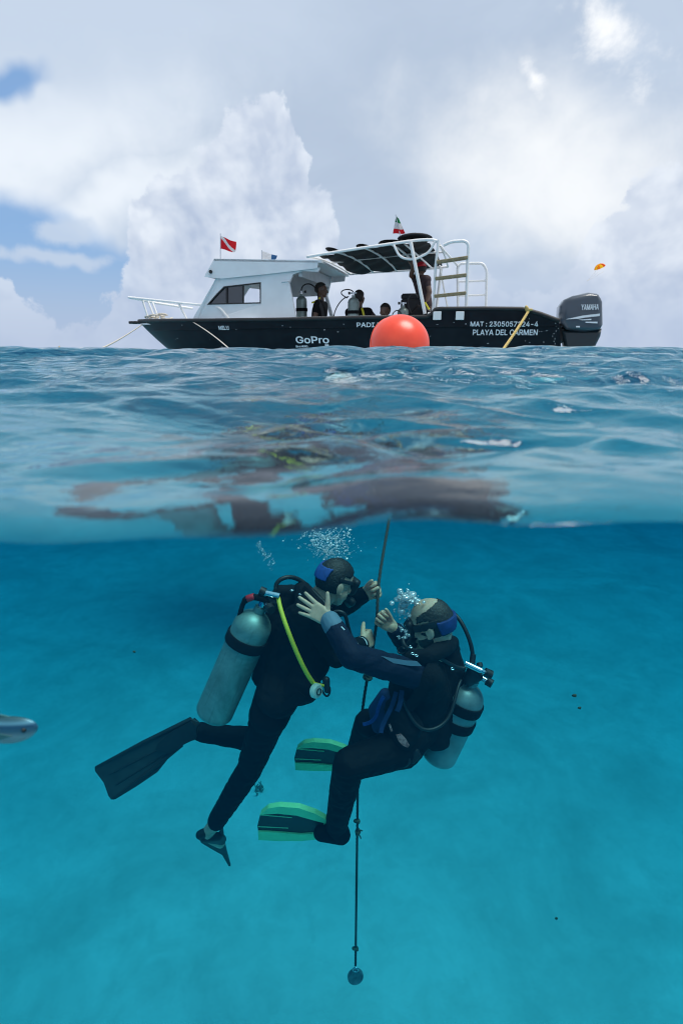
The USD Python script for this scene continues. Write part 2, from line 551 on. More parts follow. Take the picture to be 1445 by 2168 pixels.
def bw(m):
    """boat coordinates -> the place (the boat frame is left-handed, so faces are turned over)"""
    m = m.copy()
    v = np.asarray(m.vertices)
    m.vertices = BO + v[:, :1] * BU + v[:, 1:2] * BV + v[:, 2:] * np.array([0, 0, 1.0])
    m.invert()
    return m


M_HULL = pbr('hull_black', (0.005, 0.0065, 0.010), 0.40, var=0.5, vscale=3.0, col2=(0.010, 0.013, 0.017), specular_ior_level=0.16)
M_WHITE = pbr('gelcoat_white', (0.76, 0.79, 0.80), 0.35, var=0.06, vscale=4.0)
M_LINER = pbr('liner_grey', (0.55, 0.58, 0.60), 0.6, var=0.15)
M_PIPE = pbr('pipe_white', (0.80, 0.80, 0.78), 0.35)
M_RUNG = pbr('rung_wood', (0.30, 0.25, 0.14), 0.7, var=0.4, vscale=30)
M_CANVAS = pbr('canvas_black', (0.010, 0.011, 0.014), 0.85, bump=0.3, bscale=80)
M_LETTER = pbr('letter_white', (0.74, 0.78, 0.80), 0.5)
M_RUBBER = pbr('rubber_black', (0.012, 0.012, 0.013), 0.55)
M_STEEL = pbr('steel', (0.62, 0.64, 0.66), 0.25, metal=1.0)
M_ROPEW = pbr('rope_pale', (0.62, 0.58, 0.50), 0.85, var=0.3, vscale=40)
M_ROPET = pbr('rope_tan', (0.62, 0.46, 0.16), 0.85, var=0.3, vscale=40)
g = G()
fr = g('fresnel', 'fac', IOR=1.5)
M_GLASS = g.mat('tinted_pane', surface=g('mix_closure', 'closure', fac=g.m('multiply_add', fr, 0.9, 0.06), closure1=g('transparent_bsdf', 'BSDF', color=(0.20, 0.24, 0.28)),
                                         closure2=g('glossy_bsdf', 'BSDF', roughness=0.03, color=(1, 1, 1))))

boat = thing('dive_boat', 'black and white open dive boat with cabin and black canopy, anchored behind the buoy', 'boat')

# sheer line of the near side, read off the photograph where the side is straight
_u = lambda px: bp(px, 680, 0.02)[0]
SHEER = np.array(sorted([(0.0, 0.50), (_u(1150), 0.60), (_u(1110), 0.665), (_u(1020), 0.68), (_u(922), 0.685), (_u(908), 0.575), (_u(760), 0.575), (4.5, 0.565), (5.6, 0.575), (6.6, 0.60), (7.45, 0.63)]))


def sheer(u):
    return np.interp(u, SHEER[:, 0], SHEER[:, 1])


def halfb(u):
    t = np.clip((np.asarray(u, float) - 3.6) / (BLEN - 3.6), 0, 1)
    return (BEAM / 2) * (1 - t ** 3.0) * (0.97 + 0.03 * np.clip(u / 1.0, 0, 1)) + 0.012


def hull_row(t, f, side, inset=0.0):
    """point of the shell: t 0..1 from stern to bow, f 0..1 from keel to gunwale, side -1 near or +1 far"""
    s = sheer(t * BLEN)
    fs = [0, 0.22, 0.42, 0.62, 0.70, 0.72, 1.0]
    wf = np.interp(f, fs, [-0.32, -0.22, -0.02, 0.30, 0.45, 0.45, 1.0])
    w = np.where(wf <= 0.45, wf, 0.45 + (wf - 0.45) / 0.55 * (s - 0.45))
    bf = np.interp(f, fs, [0.0, 0.55, 0.80, 0.93, 0.962, 0.972, 1.0])
    hb = np.maximum(halfb(t * BLEN) - inset, 0.004)
    rake = np.clip(s - w, 0, 1.2) * (0.95 + 0.35 * np.clip(s - w, 0, 1))
    u = t * BLEN - rake * t ** 7 - inset * t ** 7
    u = u + 0.10 * np.clip((w - 0.1) / 0.5, -0.5, 1) * (1 - t) ** 12
    flare = 1.0 - (1 - bf) * (0.75 + 0.9 * t ** 3)
    return np.stack([u + 0 * hb, BEAM / 2 + side * hb * np.clip(flare, 0, 1), w + inset * 0.3], -1)


def shell(inset=0.0):
    ts = np.concatenate([np.linspace(0, 0.6, 60), np.linspace(0.6, 1, 50)[1:]])
    fs = np.array([0, 0.1, 0.22, 0.32, 0.42, 0.52, 0.62, 0.70, 0.72, 0.8, 0.9, 1.0])
    T, F = np.meshgrid(ts, fs, indexing='ij')
    parts = []
    for side in (-1, 1):
        v = hull_row(T, F, side, inset).reshape(-1, 3)
        n, m = T.shape
        i = np.arange(n - 1)[:, None] * m + np.arange(m - 1)[None, :]
        q = np.stack([i, i + 1, i + m + 1, i + m], -1).reshape(-1, 4)
        if side > 0:
            q = q[:, ::-1]
        parts.append(trimesh.Trimesh(v, np.vstack([q[:, [0, 1, 2]], q[:, [0, 2, 3]]]), process=False))
    # transom
    a = hull_row(np.zeros(len(fs)), fs, -1, inset)
    b = hull_row(np.zeros(len(fs)), fs, 1, inset)
    v = np.vstack([a, b])
    m = len(fs)
    i = np.arange(m - 1)
    q = np.stack([i, i + m, i + m + 1, i + 1], -1)
    parts.append(trimesh.Trimesh(v, np.vstack([q[:, [0, 1, 2]], q[:, [0, 2, 3]]]), process=False))
    return cat(*parts)


obj('hull', bw(shell()), M_HULL, boat, smooth=35, label='black fibreglass hull, scuffed along the side')
obj('hull_liner', bw(shell(0.05)), M_LINER, boat, smooth=35)
tt = np.linspace(0, 1, 120)
for side in (-1, 1):
    e = hull_row(tt, np.ones(120), side)
    e[:, 1] += -side * 0.012
    e[:, 2] += 0.012
    obj('gunwale', bw(tube(e, 0.030, 8)), M_RUBBER, boat, smooth=True)
e0, e1 = hull_row(np.array([0.0]), np.array([1.0]), -1)[0], hull_row(np.array([0.0]), np.array([1.0]), 1)[0]
obj('transom_cap', bw(box((e0[0] + 0.02), BEAM / 2, e0[2] + 0.012, 0.07, BEAM - 0.1, 0.05, 0.012)), M_RUBBER, boat)
dk = []
us = np.linspace(0.05, 5.1, 40)
pl = [(u, BEAM / 2 - halfb(u) * 0.80) for u in us] + [(u, BEAM / 2 + halfb(u) * 0.80) for u in us[::-1]]
d = trimesh.creation.extrude_polygon(Polygon(pl), 0.03, engine='earcut')
d.apply_translation((0, 0, 0.27))
obj('deck', bw(d), M_LINER, boat)
us = np.linspace(4.7, 7.38, 40)
pl = [(u, BEAM / 2 - halfb(u) * 0.92) for u in us] + [(u, BEAM / 2 + halfb(u) * 0.92) for u in us[::-1]]
d = trimesh.creation.extrude_polygon(Polygon(pl), 0.03, engine='earcut')
d.apply_translation((0, 0, 0.56))
obj('foredeck', bw(d), M_WHITE, boat)


_FS = np.array([0.0, 0.1, 0.22, 0.32, 0.42, 0.52, 0.62, 0.70, 0.72, 0.8, 0.9, 1.0])


def side_v(u, w):
    """v of the near side's skin at (u, w)"""
    u, w = np.atleast_1d(np.asarray(u, float)), np.atleast_1d(np.asarray(w, float))
    out = np.empty(u.shape)
    for k in range(len(u)):
        r = hull_row(np.full(len(_FS), u[k] / BLEN), _FS, -1)
        out[k] = np.interp(w[k], r[:, 2] + np.arange(len(_FS)) * 1e-6, r[:, 1])
    return out if len(out) > 1 else out[0]


def lettering(name, text, px0, py, px1, h_px, stretch=None, bold=True, slant=0.0):
    """white letters lying on the near side, from px0 to px1 along the base line at py"""
    a, b = bp(px0, py, 0.03), bp(px1, py, 0.03)
    v0 = float(side_v(np.array((a[0] + b[0]) / 2), np.array((a[2] + b[2]) / 2)))
    a, b = bp(px0, py, v0), bp(px1, py, v0)
    top = bp(px0, py - h_px, v0)
    H = top[2] - a[2]
    m = meshkit.text_mesh(text, 1.0, 0.004, bold)
    x = m.vertices
    x0, x1 = x[:, 0].min(), x[:, 0].max()
    s = (x[:, 0] - x0) / (x1 - x0)
    u = a[0] + (b[0] - a[0]) * s
    w = a[2] + (b[2] - a[2]) * s + x[:, 1] * H
    v = side_v(u, w) - 0.006 - (x[:, 2] > 0.002) * 0.006
    m.vertices = np.stack([u, v, w], 1)
    m.invert()
    m = bw(m)
    obj(name, m, M_LETTER, boat, kind='stuff' if name == 'padi_lettering' else None)


lettering('registration_lettering', 'MAT : 2305057224-4', 995, 691, 1138, 10)
lettering('port_lettering', 'PLAYA DEL CARMEN', 1000, 709, 1137, 11)
lettering('padi_lettering', 'PADI DIVE', 755, 692, 836, 9)
lettering('gopro_lettering', 'GoPro', 627, 726, 697, 13.5)
lettering('name_lettering', 'MILU', 463, 698, 486, 8)
lettering('slogan_lettering', 'Be a HERO.', 627, 735, 653, 4)
# small square badge under the lettering
a = bp(688, 731, 0.05)
sq = [box(a[0] - 0.032 * i, float(side_v(np.array(a[0]), np.array(a[2]))) - 0.006, a[2] + 0.032 * j, 0.028, 0.006, 0.028) for i in range(2) for j in range(2)]
obj('badge', bw(cat(*sq)), M_LETTER, boat)
# rub strake along the knuckle, and scuffs
e = hull_row(np.linspace(0.0, 0.97, 100), np.full(100, 0.71), -1)
obj('strake', bw(tube(e, 0.009, 8)), M_HULL, boat, smooth=True)
rs = np.random.RandomState(5)
sc = []
for k in range(34):
    u, w = rs.uniform(0.1, 6.6), rs.uniform(0.14, 0.56)
    if w > float(sheer(u)) - 0.05:
        continue
    vv = float(side_v(np.array(u), np.array(w)))
    r = rs.uniform(0.003, 0.007)
    c = trimesh.creation.cylinder(r, 0.006, sections=7)
    c.apply_transform(trimesh.transformations.rotation_matrix(math.pi / 2, (1, 0, 0)))
    c.apply_scale((rs.uniform(0.8, 2.2), 1, rs.uniform(0.6, 1.2)))
    c.apply_translation((u, vv - 0.001, w))
    sc.append(c)
for k in range(9):     # rivets and chips by the stern corner
    u, w = 0.10 + rs.uniform(-0.04, 0.05), 0.20 + 0.035 * k
    sc.append(box(u, float(side_v(np.array(u), np.array(w))) - 0.002, w, 0.011, 0.006, 0.010))
obj('scuff', bw(cat(*sc)), M_LINER, boat, kind='stuff')

# ---- cabin
def follow(m):
    v = m.vertices
    need = np.maximum(0, BEAM / 2 - halfb(v[:, 0]) + 0.07 - 0.22)
    near = v[:, 1] < BEAM / 2
    v[:, 1] += np.where(near, need, -need) * np.clip(1.25 - v[:, 2] * 0.6, 0.2, 1)
    return m


def wprism(poly, y0, y1):
    return follow(prism(poly.segmentize(0.06), y0, y1))


CV0, CV1 = 0.22, BEAM - 0.22


def side_poly(pxs, v):
    return Polygon([tuple(bp(x, y, v)[[0, 2]]) for x, y in pxs]).buffer(0)


wall = side_poly([(398, 686), (408, 668), (428, 640), (452, 598), (470, 560), (676, 566), (672, 575), (640, 573), (620, 580), (612, 598), (616, 620), (629, 690)], CV0)
win = side_poly([(438, 645), (458, 622), (474, 606), (552, 597), (552, 642)], CV0)
obj('cabin_wall', bw(wprism(wall.difference(win), CV0, CV0 + 0.05)), M_WHITE, boat, label='near white cabin wall with window opening')
far = side_poly([(452, 690), (500, 625), (530, 572), (706, 577), (694, 626), (618, 629), (612, 690)], CV1)
far_win = side_poly([(505, 645), (530, 606), (586, 604), (586, 645)], CV1)
obj('cabin_wall', bw(wprism(far.difference(far_win), CV1 - 0.05, CV1)), M_WHITE, boat)
fas = side_poly([(455, 548), (674, 553), (672, 568), (560, 581), (470, 590), (434, 586)], CV0)
for v in (CV0, CV1):
    s_ = -1 if v == CV0 else 1
    obj('fascia', bw(wprism(fas, v + s_ * 0.03, v + s_ * 0.002)), M_WHITE, boat)
# window panes and mullion
pane_front = win.intersection(side_poly([(430, 655), (430, 590), (478, 590), (478, 655)], CV0))
pane_mid = win.intersection(side_poly([(480.5, 655), (480.5, 590), (513, 590), (513, 655)], CV0))
for pn in (pane_front, pane_mid):
    pm = obj('window_pane', bw(wprism(pn.buffer(0.01), CV0 + 0.022, CV0 + 0.028)), M_GLASS, boat, label='dark tinted side window pane')
fr_ = win.buffer(0.0).difference(win.buffer(-0.018))
mull = win.intersection(side_poly([(477.5, 655), (477.5, 590), (480.8, 590), (480.8, 655)], CV0))
mull2 = win.intersection(side_poly([(512, 655), (512, 590), (515, 590), (515, 655)], CV0))
obj('window_frame', bw(cat(wprism(fr_, CV0 - 0.006, CV0 + 0.03), wprism(mull, CV0 + 0.004, CV0 + 0.032), wprism(mull2, CV0 + 0.004, CV0 + 0.032))), M_RUBBER, boat)
# front screen, roof, rear overhang
f0, f1 = bp(409, 667, CV0), bp(470, 562, CV0)
fs_ = prism(Polygon([(f0[0], f0[2]), (f0[0] + 0.04, f0[2]), (f1[0] + 0.04, f1[2]), (f1[0], f1[2])]).buffer(0), CV0 + 0.30, CV1 - 0.30)
obj('front_panel', bw(fs_), M_WHITE, boat)
r0, r1 = bp(455, 548, CV0 - 0.03), bp(674, 553, CV0 - 0.03)
roof = prism(Polygon([(r0[0] + 0.02, r0[2] + 0.005), (r1[0] - 0.05, r1[2] + 0.015), (r1[0] - 0.05, r1[2] - 0.02), (r0[0] + 0.02, r0[2] - 0.03)]), CV0 - 0.03, CV1 + 0.03)
obj('cabin_roof', bw(roof), M_WHITE, boat)
vis = prism(Polygon([(r0[0] + 0.02, r0[2]), (r0[0], r0[2] - 0.03), (bp(436, 585, CV0)[0], bp(436, 585, CV0)[2]), (bp(434, 582, CV0)[0], bp(434, 582, CV0)[2])]).buffer(0.004), CV0 + 0.004, CV1 - 0.004)
obj('visor', bw(vis), M_WHITE, boat)
# header over the open rear, and the far door post seen through it
hd = prism(Polygon([(r1[0] + 0.35, r1[2] - 0.022), (r1[0] + 0.30, r1[2] - 0.022), (r1[0] + 0.30, r1[2] - 0.2), (r1[0] + 0.35, r1[2] - 0.2)]), CV0 + 0.055, CV1 - 0.055)
obj('ceiling_beam', bw(hd), M_LINER, boat)
pf0, pf1 = bp(706, 684, CV1 - 0.12), bp(684, 606, CV1 - 0.12)
obj('door_post', bw(tube([pf0, pf1], 0.035, 8)), M_WHITE, boat)
# lamp and handle marks on the wall
a = bp(446, 575, CV0 - 0.035)
lm = trimesh.creation.cylinder(0.028, 0.03, sections=18)
lm.apply_transform(trimesh.transformations.rotation_matrix(math.pi / 2, (1, 0, 0)))
lm.apply_translation(a)
obj('vent', bw(lm), M_RUBBER, boat)
a = bp(604, 597, CV0 - 0.012)
obj('handle', bw(tube([a + (0.06, 0, 0), a + (0.05, -0.02, 0), a + (-0.05, -0.02, 0.004), a + (-0.06, 0, 0.004)], 0.008, 6)), M_STEEL, boat)

# ---- bow rail
def pipe(pts, r=0.02, n=None, name='rail', mat=None, parent=None):
    p = [bp(*q) for q in pts]
    return obj(name, bw(tube(curve(p, n or 4 * len(p)) if len(p) > 2 else p, r, 8)), mat or M_PIPE, parent or boat, smooth=True)


def bend(pts, rad=0.08):
    """polyline with rounded corners (points already in boat coordinates)"""
    p = [np.asarray(q, float) for q in pts]
    out = [p[0]]
    for k in range(1, len(p) - 1):
        a, b = p[k - 1] - p[k], p[k + 1] - p[k]
        ra = min(rad, np.linalg.norm(a) * 0.45, np.linalg.norm(b) * 0.45)
        a, b = p[k] + a / np.linalg.norm(a) * ra, p[k] + b / np.linalg.norm(b) * ra
        for t in np.linspace(0, 1, 7):
            out.append((1 - t) ** 2 * a + 2 * t * (1 - t) * p[k] + t * t * b)
    out.append(p[-1])
    return np.array(out)


NR = 0.42
rail_near = [bp(272, 629, 0.95), bp(380, 641, 0.52), bp(464, 649, NR - 0.2), bp(490, 682, 0.22)]
obj('bow_rail', bw(tube(bend(rail_near, 0.12), 0.021, 8)), M_PIPE, boat, smooth=True)
rail_far = [bp(272, 629, 0.97), bp(330, 641, 1.45), bp(408, 653, 1.75)]
obj('bow_rail', bw(tube(bend(rail_far, 0.1), 0.021, 8)), M_PIPE, boat, smooth=True)
for (x0, y0, va), (x1, y1, vb) in (((301, 633, 0.86), (316, 682, 0.86)), ((312, 634, 0.98), (330, 680, 0.98)), ((322, 638, 1.3), (336, 676, 1.3)), ((378, 642, 0.53), (398, 681, 0.45))):
    obj('rail_post', bw(tube([bp(x0, y0, va), bp(x1, y1, vb)], 0.019, 8)), M_PIPE, boat, smooth=True)
# bow roller
a = bp(286, 685, BEAM / 2)
obj('bow_roller', bw(box(a[0] - 0.05, a[1], a[2] + 0.02, 0.30, 0.14, 0.05, 0.012)), M_RUBBER, boat)

# ---- canopy over the open deck
KN, KF = 0.18, BEAM - 0.18
kn = [bp(650, 543, KN), bp(712, 533, KN), bp(770, 524, KN), bp(826, 516, KN), bp(905, 507, KN), bp(926, 512, KN)]
kf = [bp(740, 580, KF), bp(790, 576, KF), bp(840, 573, KF), bp(886, 570, KF), bp(948, 564, KF)]
obj('canopy_rail', bw(tube(curve(kn, 24), 0.021, 8)), M_PIPE, boat, smooth=True)
obj('canopy_rail', bw(tube(curve(kf, 24), 0.021, 8)), M_PIPE, boat, smooth=True)
for a, b in ((kn[0], kf[0]), (kn[1], kf[1]), (kn[2], kf[2]), (kn[3], kf[3]), (kn[5], kf[4])):
    m_ = (a + b) / 2 + np.array([0, 0, 0.05])
    obj('canopy_hoop', bw(tube(curve([a, m_, b], 12), 0.018, 8)), M_PIPE, boat, smooth=True)
mid = [(a + b) / 2 + np.array([0, 0, 0.05]) for a, b in ((kn[0], kf[0]), (kn[1], kf[1]), (kn[2], kf[2]), (kn[3], kf[3]), (kn[5], kf[4]))]
obj('canopy_rail', bw(tube(curve(mid, 20), 0.016, 8)), M_PIPE, boat, smooth=True)
# sagging cloth laced inside the frame
cn, cf = curve([kn[0] + (-0.12, 0.10, 0), kn[2] + (0, 0.06, 0), kn[4] + (0.05, 0.06, 0)], 40), curve([kf[0] + (-0.02, -0.04, 0), kf[2] + (0, -0.06, 0), kf[4] + (0.1, -0.03, 0)], 40)
S_ = np.linspace(0, 1, 22)
cl = cn[:, None] * (1 - S_)[None, :, None] + cf[:, None] * S_[None, :, None]
ph = np.linspace(0, 1, 40)[:, None] * np.ones((1, 22))
cl[..., 2] += 0.012 + 0.05 * np.sin(math.pi * S_)[None, :] - 0.028 * np.abs(np.sin(ph * math.pi * 4)) + 0.012 * np.sin(9 * S_ * 3 + ph * 20)
vt = np.concatenate([cl.reshape(-1, 3), cl.reshape(-1, 3) + (0, 0, 0.006)])
i = np.arange(39)[:, None] * 22 + np.arange(21)[None, :]
q = np.stack([i, i + 1, i + 23, i + 22], -1).reshape(-1, 4)
q = np.vstack([q, q[:, ::-1] + 880])
obj('canopy_cloth', bw(trimesh.Trimesh(vt, np.vstack([q[:, [0, 1, 2]], q[:, [0, 2, 3]]]), process=False)), M_CANVAS, boat, smooth=True)
# bundles lashed on top of it
for (x, y, v, sx, sz) in ((706, 531, 0.7, 0.10, 0.02), (772, 524, 0.7, 0.12, 0.018), (878, 504, 0.7, 0.27, 0.05), (828, 515, 0.9, 0.2, 0.02)):
    a = bp(x, y, v)
    s = trimesh.creation.icosphere(3)
    s.vertices *= (sx, 0.34, sz)
    s.vertices += 0.02 * (meshkit.fbm(s.vertices * 6 + x, 3)[:, None] - 0.5) * s.vertices / np.linalg.norm(s.vertices, axis=1, keepdims=True) * 2
    s.apply_translation(a)
    obj('bundle', bw(s), M_CANVAS, boat, smooth=True)
# canopy post and its bracket
obj('canopy_post', bw(tube([bp(869, 512, 0.14), bp(899, 664, 0.14)], 0.026, 10)), M_PIPE, boat, smooth=True)
obj('canopy_post', bw(tube([bp(934, 566, KF), bp(922, 664, KF)], 0.026, 10)), M_PIPE, boat, smooth=True)
obj('bracket', bw(tube(bend([bp(833, 518, 0.16), bp(846, 545, 0.16), bp(876, 550, 0.16), bp(908, 534, 0.16), bp(920, 511, 0.16)], 0.09), 0.018, 8)), M_PIPE, boat, smooth=True)
obj('bracket', bw(tube(bend([bp(852, 512, 0.2), bp(900, 555, 0.9), bp(914, 568, 1.1)], 0.05), 0.014, 8)), M_PIPE, boat, smooth=True)

# ---- ladder to the canopy, and the rack frame behind it
LV = 0.16
obj('ladder_rail', bw(tube(bend([bp(916, 664, LV), bp(922, 560, LV), bp(928, 508, LV)], 0.05), 0.021, 8)), M_PIPE, boat, smooth=True)
obj('ladder_rail', bw(tube(bend([bp(938, 519, LV), bp(955, 511, LV), bp(992, 509, LV), bp(989, 560, LV), bp(986, 662, LV)], 0.10), 0.023, 8)), M_PIPE, boat, smooth=True)
for (xa, ya, xb, yb) in ((924, 555, 990, 545), (921, 590, 987, 582), (919, 627, 986, 620)):
    a, b = bp(xa, ya, LV), bp(xb, yb, LV)
    L = np.linalg.norm(b - a)
    m = box(0, 0, 0, L, 0.09, 0.045, 0.008)
    ang = math.atan2(b[2] - a[2], b[0] - a[0])
    m.apply_transform(trimesh.transformations.rotation_matrix(-ang, (0, 1, 0)))
    m.apply_translation((a + b) / 2)
    obj('rung', bw(m), M_RUNG, boat)
RV = 1.35
obj('rack_frame', bw(tube(bend([bp(969, 655, RV), bp(968, 565, RV), bp(975, 557, RV), bp(1022, 557, RV), bp(1030, 572, RV), bp(1028, 655, RV)], 0.1), 0.021, 8)), M_PIPE, boat, smooth=True)
for y in (594, 624):
    obj('rack_bar', bw(tube([bp(968, y + 2, RV), bp(1029, y, RV)], 0.016, 8)), M_PIPE, boat, smooth=True)
obj('rack_bar', bw(tube([bp(931, 520, 0.2), bp(968, 562, RV)], 0.016, 8)), M_PIPE, boat, smooth=True)
obj('rack_bar', bw(tube([bp(930, 562, 0.3), bp(948, 656, RV)], 0.014, 8)), M_PIPE, boat, smooth=True)
obj('rack_bar', bw(tube([bp(990, 655, LV), bp(1028, 655, RV)], 0.014, 8)), M_PIPE, boat, smooth=True)
obj('rack_bar', bw(tube([bp(905, 664, LV), bp(990, 660, LV)], 0.022, 8)), M_PIPE, boat, smooth=True)
for x in (925, 973):
    a = bp(x, 668, -0.01)
    obj('hinge_plate', bw(box(a[0], a[1] - 0.01, a[2], 0.12, 0.02, 0.12, 0.006)), M_PIPE, boat)
# side deck capping and seat edge in white
e = hull_row(np.linspace(2.35 / BLEN, 4.9 / BLEN, 40), np.ones(40), -1)
obj('side_deck', bw(tube(e + (0, 0.09, 0.028), 0.022, 6)), M_WHITE, boat)
bn0 = bp(742, 678, 0.9)
obj('bench', bw(box(bn0[0] - 0.45, 1.1, 0.46, 1.3, 0.5, 0.32, 0.03)), M_WHITE, boat)
cs = bp(880, 650, 1.1)
obj('console', bw(cat(box(cs[0], 1.2, 0.62, 0.45, 0.7, 0.62, 0.04), box(cs[0] + 0.05, 1.2, 0.95, 0.35, 0.66, 0.1, 0.03))), M_CANVAS, boat)

# ---- outboard
motor = thing('outboard_motor', 'large dark grey outboard motor with white stripes on the stern of the boat', 'outboard motor')
MV = BEAM / 2


def rounded(poly_px, v, w1, w2, shrink, v_shift=0.0):
    P = side_poly(poly_px, v)
    S2 = P.buffer(-shrink, join_style=1)
    pts = []
    for poly, hw in ((P, w1), (S2, w2), (P.buffer(-shrink * 0.3), (w1 * 0.45 + w2 * 0.55))):
        c = np.array(poly.exterior.coords)
        for s in (-1, 1):
            pts.append(np.stack([c[:, 0], np.full(len(c), v + s * hw), c[:, 1]], 1))
    return tm(Manifold.hull_points(np.vstack(pts)))


g = G()
M_COWL = pbr('cowling_grey', (0.040, 0.055, 0.072), 0.28, coat_weight=0.6, coat_roughness=0.08)
M_COWLTOP = pbr('cowling_silver', (0.20, 0.21, 0.23), 0.3, metal=0.5)
M_LEG = pbr('motor_leg', (0.012, 0.022, 0.028), 0.4)
body_ = rounded([(1179, 668), (1180, 650), (1190, 636), (1208, 628), (1240, 622), (1262, 625), (1270, 640), (1271, 688), (1264, 700), (1230, 704), (1195, 699), (1184, 686)], MV, 0.16, 0.25, 0.05)
obj('cowling', bw(body_), M_COWL, motor, smooth=50)
top_ = rounded([(1206, 629), (1225, 624), (1241, 620.5), (1260, 623), (1269, 634), (1268, 638), (1240, 634)], MV, 0.12, 0.20, 0.03)
obj('cowling_cap', bw(top_), M_COWLTOP, motor, smooth=50)
low_ = rounded([(1186, 700), (1200, 704), (1264, 703), (1270, 696), (1267, 712), (1258, 722), (1246, 742), (1228, 790), (1205, 800), (1196, 760), (1190, 720)], MV, 0.12, 0.20, 0.04)
obj('leg', bw(low_), M_LEG, motor, smooth=50)
br_ = cat(box(0.02, MV, 0.30, 0.16, 0.34, 0.42, 0.03), box(-0.06, MV, 0.34, 0.14, 0.22, 0.24, 0.03))
obj('clamp_bracket', bw(br_), M_RUBBER, motor)


def on_motor(poly, name, mat, out=0.004):
    P = side_poly(poly, MV - 0.22)
    pm = prism(P, MV - 0.262, MV - 0.235)
    obj(name, bw(pm), mat, motor)


VM = MV - 0.255
on_motor([(1196, 676), (1232, 668), (1268, 664), (1268, 669), (1240, 672), (1222, 675)], 'stripe', M_LETTER)
on_motor([(1222, 677), (1250, 675), (1250, 677.5), (1232, 678)], 'stripe', M_LETTER)
on_motor([(1238, 681), (1263, 681), (1263, 684.5), (1238, 683.5)], 'stripe', M_LETTER)
on_motor([(1218, 690), (1226, 690), (1226, 693), (1218, 693)], 'plate', M_LETTER)
tx = meshkit.text_mesh('YAMAHA', 1.0, 0.02, True)
a, b, c = bp(1229, 656, VM), bp(1266, 655, VM), bp(1229, 644.5, VM)
x = tx.vertices
s = (x[:, 0] - x[:, 0].min()) / np.ptp(x[:, 0])
tx.vertices = np.stack([a[0] + (b[0] - a[0]) * s, VM - 0.006 + 0.03 * (x[:, 2] < 0.01), a[2] + (b[2] - a[2]) * s + x[:, 1] * (c[2] - a[2])], 1)
tx.invert()
obj('maker_lettering', bw(tx), M_LETTER, motor)
a = bp(1257, 628, MV - 0.12)
obj('air_vent', bw(box(a[0], a[1], a[2], 0.05, 0.05, 0.03, 0.006)), M_RUBBER, motor)

# ---- flags
def flag(label, pole, cloth, v, mats, wob, bands, group='flags flying on the boat'):
    """pole: two pixels; cloth: four pixels (hoist top, fly top, fly bottom, hoist bottom); bands: function of (s, t) -> index of mats"""
    t = thing('flag', label, 'flag', group=group)
    obj('flagpole', bw(tube([bp(*pole[0], v), bp(*pole[1], v)], 0.008, 8)), M_STEEL, t, smooth=True)
    c = [bp(*q, v) for q in cloth]
    n = 30
    Sg, Tg = np.meshgrid(np.linspace(0, 1, n), np.linspace(0, 1, n), indexing='ij')
    p = (c[0] * (1 - Sg)[..., None] + c[1] * Sg[..., None]) * (1 - Tg)[..., None] + (c[3] * (1 - Sg)[..., None] + c[2] * Sg[..., None]) * Tg[..., None]
    p[..., 1] += wob * np.sin(Sg * 7 + Tg * 2.0) * Sg
    p[..., 2] += 0.4 * wob * np.sin(Sg * 6 + 1) * Sg
    vt = p.reshape(-1, 3)
    i = (np.arange(n - 1)[:, None] * n + np.arange(n - 1)[None, :]).ravel()
    sc_, tc_ = (Sg[:-1, :-1] + 0.5 / n).ravel(), (Tg[:-1, :-1] + 0.5 / n).ravel()
    which = bands(sc_, tc_)
    names = ['cloth', 'stripe', 'stripe']
    for k in range(len(mats)):
        w_ = which == k
        if not w_.any():
            continue
        q = np.stack([i, i + 1, i + n + 1, i + n], -1)[w_]
        mm = trimesh.Trimesh(vt, np.vstack([q[:, [0, 1, 2]], q[:, [0, 2, 3]]]), process=False)
        mm.remove_unreferenced_vertices()
        back = mm.copy()
        back.vertices = back.vertices + (0, 0.003, 0)
        back.invert()
        obj(names[k], bw(cat(mm, back)), mats[k], t, smooth=True)


def cloth_mat(name, col):
    g = G()
    return g.mat(name, surface=g('mix_closure', 'closure', fac=0.35, closure1=g('diffuse_bsdf', 'BSDF', color=col), closure2=g('translucent_bsdf', 'BSDF', color=col)))


F_RED, F_WHITE, F_GREEN, F_BLUE = cloth_mat('flag_red', (0.62, 0.03, 0.04)), cloth_mat('flag_white', (0.68, 0.68, 0.68)), cloth_mat('flag_green', (0.02, 0.20, 0.08)), cloth_mat('flag_blue', (0.05, 0.14, 0.30))
flag('red dive flag with white diagonal band above the cabin roof', ((466.5, 549), (466.5, 494)), ((467, 499), (499, 512), (497, 534), (467, 526)), 0.9, [F_RED, F_WHITE], 0.03,
     lambda s, t: np.where(np.abs(t - s * 1.0) < 0.16, 1, 0))
flag('small white and blue flag above the cabin roof', ((554, 550), (554, 529)), ((555, 531), (586, 541), (583, 549), (555, 548)), 1.2, [F_WHITE, F_BLUE], 0.02,
     lambda s, t: np.where(s > 0.66, 1, 0))
flag('limp green, white and red flag on a leaning pole above the canopy', ((848, 505), (837, 454)), ((838, 456), (843, 462), (857, 494), (831, 494)), 0.7, [F_WHITE, F_GREEN, F_RED], 0.02,
     lambda s, t: np.where(t < 0.33, 1, np.where(t > 0.74, 2, 0)))

# ---- mooring lines
def rope(label, pts, r, mat, sag=0.0, group=None, extra=None):
    t = thing('rope', label, 'rope', group=group)
    p = curve(pts, 30)
    p[:, 2] -= sag * np.sin(np.linspace(0, math.pi, 30))
    obj('line', rope_mesh(p, r), mat, t, smooth=True)
    if extra:
        obj('knot', extra, mat, t, smooth=True)
    return t


def bpw(px, py, v):
    u, vv, w = bp(px, py, v)
    return BO + u * BU + vv * BV + w * np.array([0, 0, 1.0])


